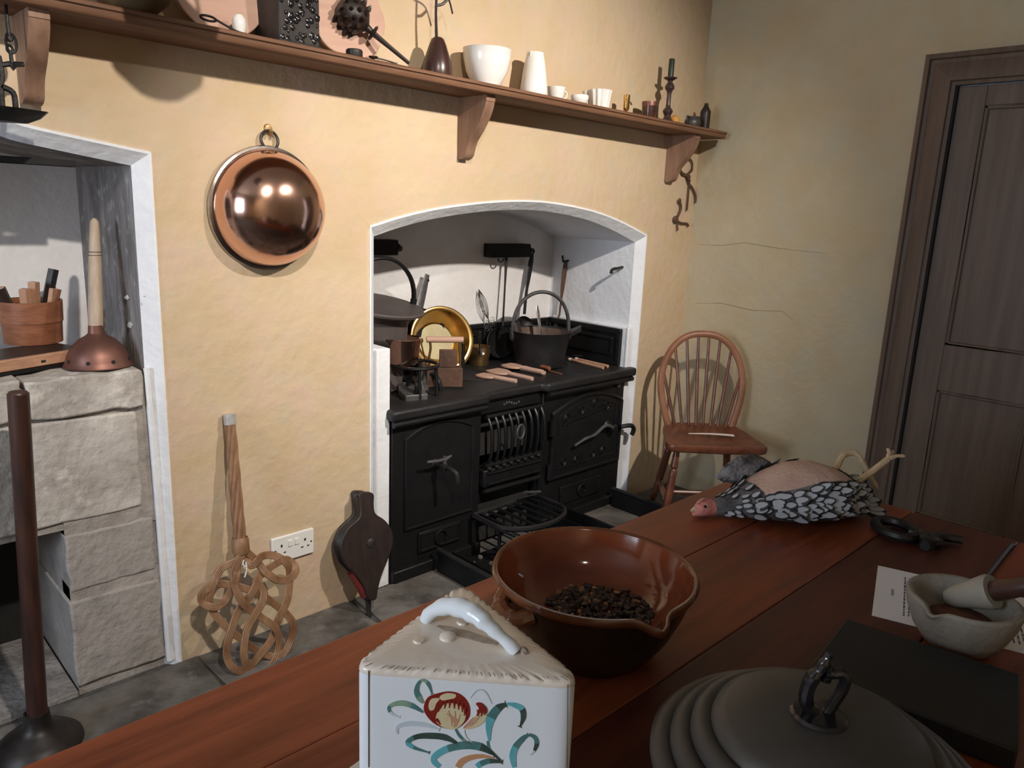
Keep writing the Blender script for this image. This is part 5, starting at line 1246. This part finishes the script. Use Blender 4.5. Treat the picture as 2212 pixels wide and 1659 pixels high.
# head details
e = hpt(.018, math.radians(40), .0); G().lathe([(0,-.002),(.0035,0),(.0025,.002),(0,.003)], 8, T(e) @ zto(hb2+V((0,0,.6)))).build('eye', BLACK, hn)
G().tube([H0+ha*.004+V((0,0,.016)), H0-ha*.006+V((0,0,.012))], [.006,.003], 7).build('beak', HLEG, hn)
G().tube(smooth_path([H0+ha*.008+V((0,0,.028)), H0+ha*.02+V((0,0,.037)), H0+ha*.034+V((0,0,.036))],3), [.004]*4+[.004]*3, 6, flat=.6).build('comb', COMB, hn)
# feather meshes: dark rim, light centre
def feather_mesh(nm, L, W, curl, inner):
    g = G(); out = []; inn = []
    for i in range(9):
        u = i/8; wv = W*math.sin(PI*min(1,.12+.88*u))**.6 if u < 1 else W*.25
        out.append((u*L, wv))
    P = lambda x,y,k: V((x, y, curl*(x/L)**2*L + k - 6*y*y))
    top = [P(x,y,0) for x,y in out]; bot = [P(x,-y,0) for x,y in out]; mid = [P(x,0,.0012) for x,y in out]
    it = [P(x*.86+L*.05,y*inner,.0010) for x,y in out]; ib = [P(x*.86+L*.05,-y*inner,.0010) for x,y in out]
    n = 9
    g.add(top+mid+bot, [(i,i+1,n+i+1,n+i) for i in range(8)]+[(n+i,n+i+1,2*n+i+1,2*n+i) for i in range(8)], 0)
    g.add([p+V((0,0,.0010)) for p in it]+[p+V((0,0,.0010)) for p in ib], [(i,i+1,n+i+1,n+i) for i in range(8)], 1)
    return g
fm = []
for nm,L,W,cu,inn in (('a',.022,.0085,.10,.60),('b',.025,.0100,.12,.50),('c',.021,.0095,.05,.44)):
    o = feather_mesh(nm,L,W,cu,inn).build('feather', [FDARK, FLIGHT], hn, local=True); fm.append(o)
def place(o, p, xdir, nrm, s):
    x = V(xdir).normalized(); z = V(nrm); z = (z-x*z.dot(x)).normalized(); y = z.cross(x)
    M = Matrix((x,y,z)).transposed().to_4x4(); M.translation = p - V((1.6,-1.41,TZ))
    o.matrix_local = M @ Matrix.Scale(s,4)
cnt = 0; protos = list(fm); used = set()
spots_ = []
for i in range(24):
    t = .048+.355*i/23
    _,wd,h,lat = hsec(t); m_ = max(5,int((wd+h)*2.0/.0155))
    for j in range(m_):
        th = math.radians(-16) + math.radians(200)*(j+.5*(i%2)+random.uniform(-.2,.2))/m_
        if math.radians(45) < th < math.radians(132) and .125 < t < .34: continue
        spots_.append((t+random.uniform(-.004,.004), th))
random.shuffle(spots_)
spots_ = spots_[:250]
for t, th in spots_:
    p = hpt(max(.06,min(.41,t)), th); q = hpt(max(.06,min(.41,t))+.004, th); r = hpt(max(.06,min(.41,t)), th+.05)
    xd = (q-p).normalized(); nr = xd.cross(r-p); nr = nr if nr.dot(p-(H0+ha*t+hb2*.03+V((0,0,.04)))) > 0 else -nr
    nr.normalize()
    k = random.randrange(3); proto = protos[k]
    if k not in used: o = proto; used.add(k)
    else: o = proto.copy(); COL.objects.link(o); o.parent = hn
    place(o, p+nr*.0012, xd+nr*.13+V((random.uniform(-.2,.2),random.uniform(-.2,.2),random.uniform(-.1,.1))), nr, random.uniform(.8,1.15)*(.85 if t < .1 else 1.2))
# far wing, fluffed and raised, and tail
wm_ = H0+ha*.185-hb2*.058+V((0,0,.062))
rings = []
for i in range(11):
    u = i/10; c = wm_+ha*(-.10+.20*u)+V((0,0,.012*math.sin(5*u))); k = math.sin(PI*u)**.8+.02
    rings.append([c+hb2*.024*k*math.cos(a)*(1+.2*math.sin(5*a+2*i))+V((0,0,.036*k*math.sin(a)*(1+.22*math.sin(7*a+i*1.7)))) for a in [2*PI*j/14 for j in range(14)]])
wg = G().loft(rings)  .build('far_wing', mat('grey_wing_down',(.32,.29,.28),(.07,.062,.065),.9,scale=34,bump=.6), hn, angle=80)
for k in range(40):
    u = random.random(); a = random.uniform(-.3,PI*.9); c = wm_+ha*(-.09+.17*u)+V((0,0,.012*math.sin(5*u)+.018*math.sin(a)*math.sin(PI*u))); kk = math.sin(PI*u)**.6
    nr = (hb2*math.cos(a)+V((0,0,math.sin(a)))).normalized()
    o = protos[k%3].copy(); COL.objects.link(o); o.parent = hn
    place(o, c+nr*.004, ha*random.uniform(-.4,1)+V((0,0,random.uniform(-.2,.9)))+hb2*random.uniform(-.2,.3), nr+hb2*.8, random.uniform(1.0,1.5))
    o.matrix_local.translation += nr*.024*kk
tf0 = H0+ha*.385+hb2*.045+V((0,0,.028))
for k in range(9):
    o = protos[k%2].copy(); COL.objects.link(o); o.parent = hn
    d = (ha+hb2*(-.25+.13*k)*.8+V((0,0,.35-.09*k))).normalized()
    place(o, tf0+hb2*(-.03+.008*k)+V((0,0,.02-.004*k)), d, V((0,0,1))+hb2*.5, 2.0+.1*(k%3))
# legs and feet
def hleg(pts, foot):
    l = G().tube(smooth_path(pts,4), [.011]+[.0075]*(4*(len(pts)-1)), 8).build('leg', HLEG, hn)
    e = V(pts[-1]); d = (V(pts[-1])-V(pts[-2])).normalized()
    for s in foot:
        G().tube(smooth_path([e, e+d*.014+V(s)*.012, e+d*.022+V(s)*.03+V((0,0,-.006))],3), [.005]*3+[.004]*3+[.002], 6).build('toe', HLEG, l)
q = lambda px,py,t: on_plane(px,py, H0+ha*t, ha)
hl = lambda t,s,z: H0+ha*t+hb2*s+V((0,0,z))
hleg([hl(.345,.02,.075), hl(.385,-.005,.112), hl(.42,.0,.115), hl(.44,.02,.075)], [(.6,-.2,-.3),(.3,.6,.1),(-.3,-.6,-.2)])
hleg([hl(.35,.055,.06), hl(.40,.058,.085), hl(.455,.055,.118)], [(.6,.3,.3),(.2,-.7,.2),(-.2,.5,.6)])

# ------------------------------------------------------------------ iron nippers, paper, mortar, slate, cover
Z1 = TZ+.012
ni = thing('iron_nippers', 'dark iron sugar nippers lying on the table beyond the mortar', 'nippers', (1.69,-1.66,TZ))
z_ = lambda px,py: on_z(px,py,Z1)
G().tube([z_(1935+44*math.cos(a),1143+15*math.sin(a)+ .28*44*math.cos(a)) for a in arc(30,0,348)], .011, 8, closed=True, up=(0,0,1)).build('ring_handle', DARKM, ni)
G().tube(smooth_path([z_(1965,1150),z_(1990,1158),z_(2010,1170),z_(2032,1172)],4), [.012]*4+[.016]*6+[.012]*3, 8).build('jaw_arm', DARKM, ni)
G().tube(smooth_path([z_(1998,1180),z_(2008,1168),z_(2030,1160),z_(2078,1167)],4), [.010]*4+[.012]*5+[.009]*4, 8).build('jaw_arm', DARKM, ni)
G().lathe([(0,-.012),(.016,-.012),(.016,.010),(.01,.014),(0,.014)], 14, T(z_(2004,1172))).build('pivot', DARKM, ni)

P1, P2 = V((1.465,-1.686,0)), V((1.259,-1.754,0)); pu = (P2-P1); pu.normalize(); pv = V((pu.y,-pu.x,0)); pv = pv if pv.y < 0 else -pv
pa_ = thing('printed_sheet', 'white printed sheet of paper under the stone mortar', 'paper', (1.36,-1.8,TZ))
pq = lambda u,v_,z: P1+pu*u+pv*v_+V((0,0,z))
G().loft([[pq(a,b,TZ+.0003) for a,b in ((0,0),(.217,0),(.217,.30),(0,.30))],[pq(a,b,TZ+.0010) for a,b in ((0,0),(.217,0),(.217,.30),(0,.30))]]).build('sheet', PAPER, pa_)
g = G()
def dash(u0,u1,v0,v1): g.add([pq(u0,v0,TZ+.00115),pq(u1,v0,TZ+.00115),pq(u1,v1,TZ+.00115),pq(u0,v1,TZ+.00115)], [(0,1,2,3)])
for k in range(7): 
    dash(.094+.004*k,.0965+.004*k,.026,.030+.001*(k%2))
v_ = .046
while v_ < .28:
    u = .028; end = .190 if random.random() < .85 else .12
    while u < end:
        wl = random.uniform(.006,.016); dash(u,min(u+wl,end),v_,v_+.0028); u += wl+.003
    v_ += .0075
stuff(g.build('print_lines', INK, pa_))
c = on_z(2208,1284,TZ)
cdx = thing('small_card', 'white card with a red band at the right picture edge beside mortar', 'card', (c.x+.05,c.y,TZ))
G().box(c.x-.004,c.x+.09,c.y-.06,c.y+.0,TZ+.0012,TZ+.0022,).build('card_sheet', PAPER, cdx)
G().box(c.x+.002,c.x+.018,c.y-.06,c.y+.0,TZ+.0022,TZ+.0026).build('red_band', REDP, cdx)
stk_ = thing('dark_skewer', 'thin dark stick lying on the table behind the mortar', 'stick', on_z(2158,1215,TZ))
G().tube([on_z(2184,1182,TZ)+V((0,0,.005)), on_z(2128,1254,TZ)+V((0,0,.005))], .0048, 7).build('shaft', WDARK, stk_)

MC = V((1.272,-1.878,0)); mz = .833
mo = thing('stone_mortar', 'rough cream stoneware mortar with pouring lip standing on the paper', 'mortar', (MC.x,MC.y,TZ))
ml_a = math.atan2(*((on_z(2005,1318,mz)-MC).yx))
def mring(r,z,rim=0,n=64):
    out = []
    for i in range(n):
        a = 2*PI*i/n; da = (a-ml_a+PI)%(2*PI)-PI; e = math.exp(-(da/.16)**2)*rim
        out.append(V((MC.x+(r+.008*e)*math.cos(a), MC.y+(r+.008*e)*math.sin(a), z-.010*e)))
    return out
mb = TZ+.0015
G().loft([mring(.040,mb),mring(.048,mb+.003),mring(.066,mb+.028),mring(.077,mb+.055),mring(.081,mb+.075,.6),mring(.081,mz-.003,1),mring(.077,mz,1),mring(.070,mz-.003,1),mring(.066,mz-.014,.7),mring(.058,mz-.035),mring(.04,mz-.052),mring(.01,mz-.058)]).build('mortar_body', MORT, mo, angle=70)
G().lathe([(0,0),(.046,0),(.03,.004),(0,.006)], 24, T(MC.x,MC.y,mz-.038)).build('ground_spice', mat('ground_spice',(.16,.06,.03),(.09,.03,.018),.9,scale=60), mo)
pe = thing('pestle', 'pestle with pale stone head and dark wooden handle in the mortar', 'pestle', (MC.x,MC.y,.80))
e0, e1 = on_z(2048,1291,.806), on_z(2146,1277,.846); dP = (e1-e0)
G().tube([e0-dP*.06, e0, e0+dP*.15, e0+dP*.5, e0+dP*.92, e1], [.006,.013,.017,.021,.027,.025], 24).build('pestle_head', PESTLE, pe)
G().tube([e1-dP*.02, e1+dP*.1, e1+dP*.5, e1+dP*1.1, e1+dP*1.3], [.015,.016,.014,.017,.008], 16).build('handle', WPOLE, pe)

sl = thing('black_slate', 'thick black board lying on the table in front of the mortar', 'board', (1.08,-1.88,TZ))
G().prism([tuple(on_z(a,b,TZ+.034).xy) for a,b in ((1828,1335),(1740,1450),(2200,1622),(2206,1456))], TZ+.0035, TZ+.034).build('slab', SLATE, sl, bevel=.003)
# pewter cover
LC = V((.715,-1.893,0))
cv = thing('pewter_dish_cover', 'dull pewter domed dish cover with looped handle at lower right', 'cover', (LC.x,LC.y,TZ))
pr = [(.10,.078),(.160,.080),(.167,.083),(.167,.090),(.160,.096),(.151,.097),(.147,.095),(.146,.103),(.140,.110),(.131,.111),(.127,.109),(.126,.118),(.120,.125),(.112,.126),(.107,.124),(.104,.133),(.092,.140),(.06,.146),(.03,.149),(0,.150)]
G().lathe(pr, 80, T(LC.x,LC.y,TZ+.001)).build('domed_cover', PEWTER, cv, angle=60)
G().lathe([(0,0),(.10,0),(.105,.004),(.11,.012),(.14,.05),(.156,.074),(.160,.080),(.10,.0785)], 64, T(LC.x,LC.y,TZ+.001)).build('dish_below', PEWTER, cv)
kz = TZ+.149
kc = V((LC.x-.022,LC.y-.005,kz))
kc = on_z(1768,1548,kz)
G().lathe([(0,0),(.026,.0),(.028,.002),(.025,.005),(.012,.007),(0,.007)], 32, T(kc)).build('handle_foot', PEWTERD, cv)
rt = V((.71,-.70,0))
lpz = lambda s,z: kc+rt*s+V((0,0,z))
G().tube(smooth_path([lpz(-.006,.004),lpz(-.015,.018),lpz(-.014,.038),lpz(-.004,.056),lpz(.002,.072)],6), [.007]*6+[.0075]*10+[.006]*5+[.004]*4, 10).build('handle_loop', PEWTERD, cv)
G().tube(smooth_path([lpz(.008,.004),lpz(.014,.018),lpz(.021,.036),lpz(.018,.050),lpz(.006,.050),lpz(.001,.058)],6), [.006]*26+[.005]*5, 10).build('handle_loop', PEWTERD, cv)
G().lathe([(0,-.005),(.005,-.003),(.006,.002),(0,.006)], 12, T(lpz(.002,.044))).build('handle_leaf', PEWTERD, cv)
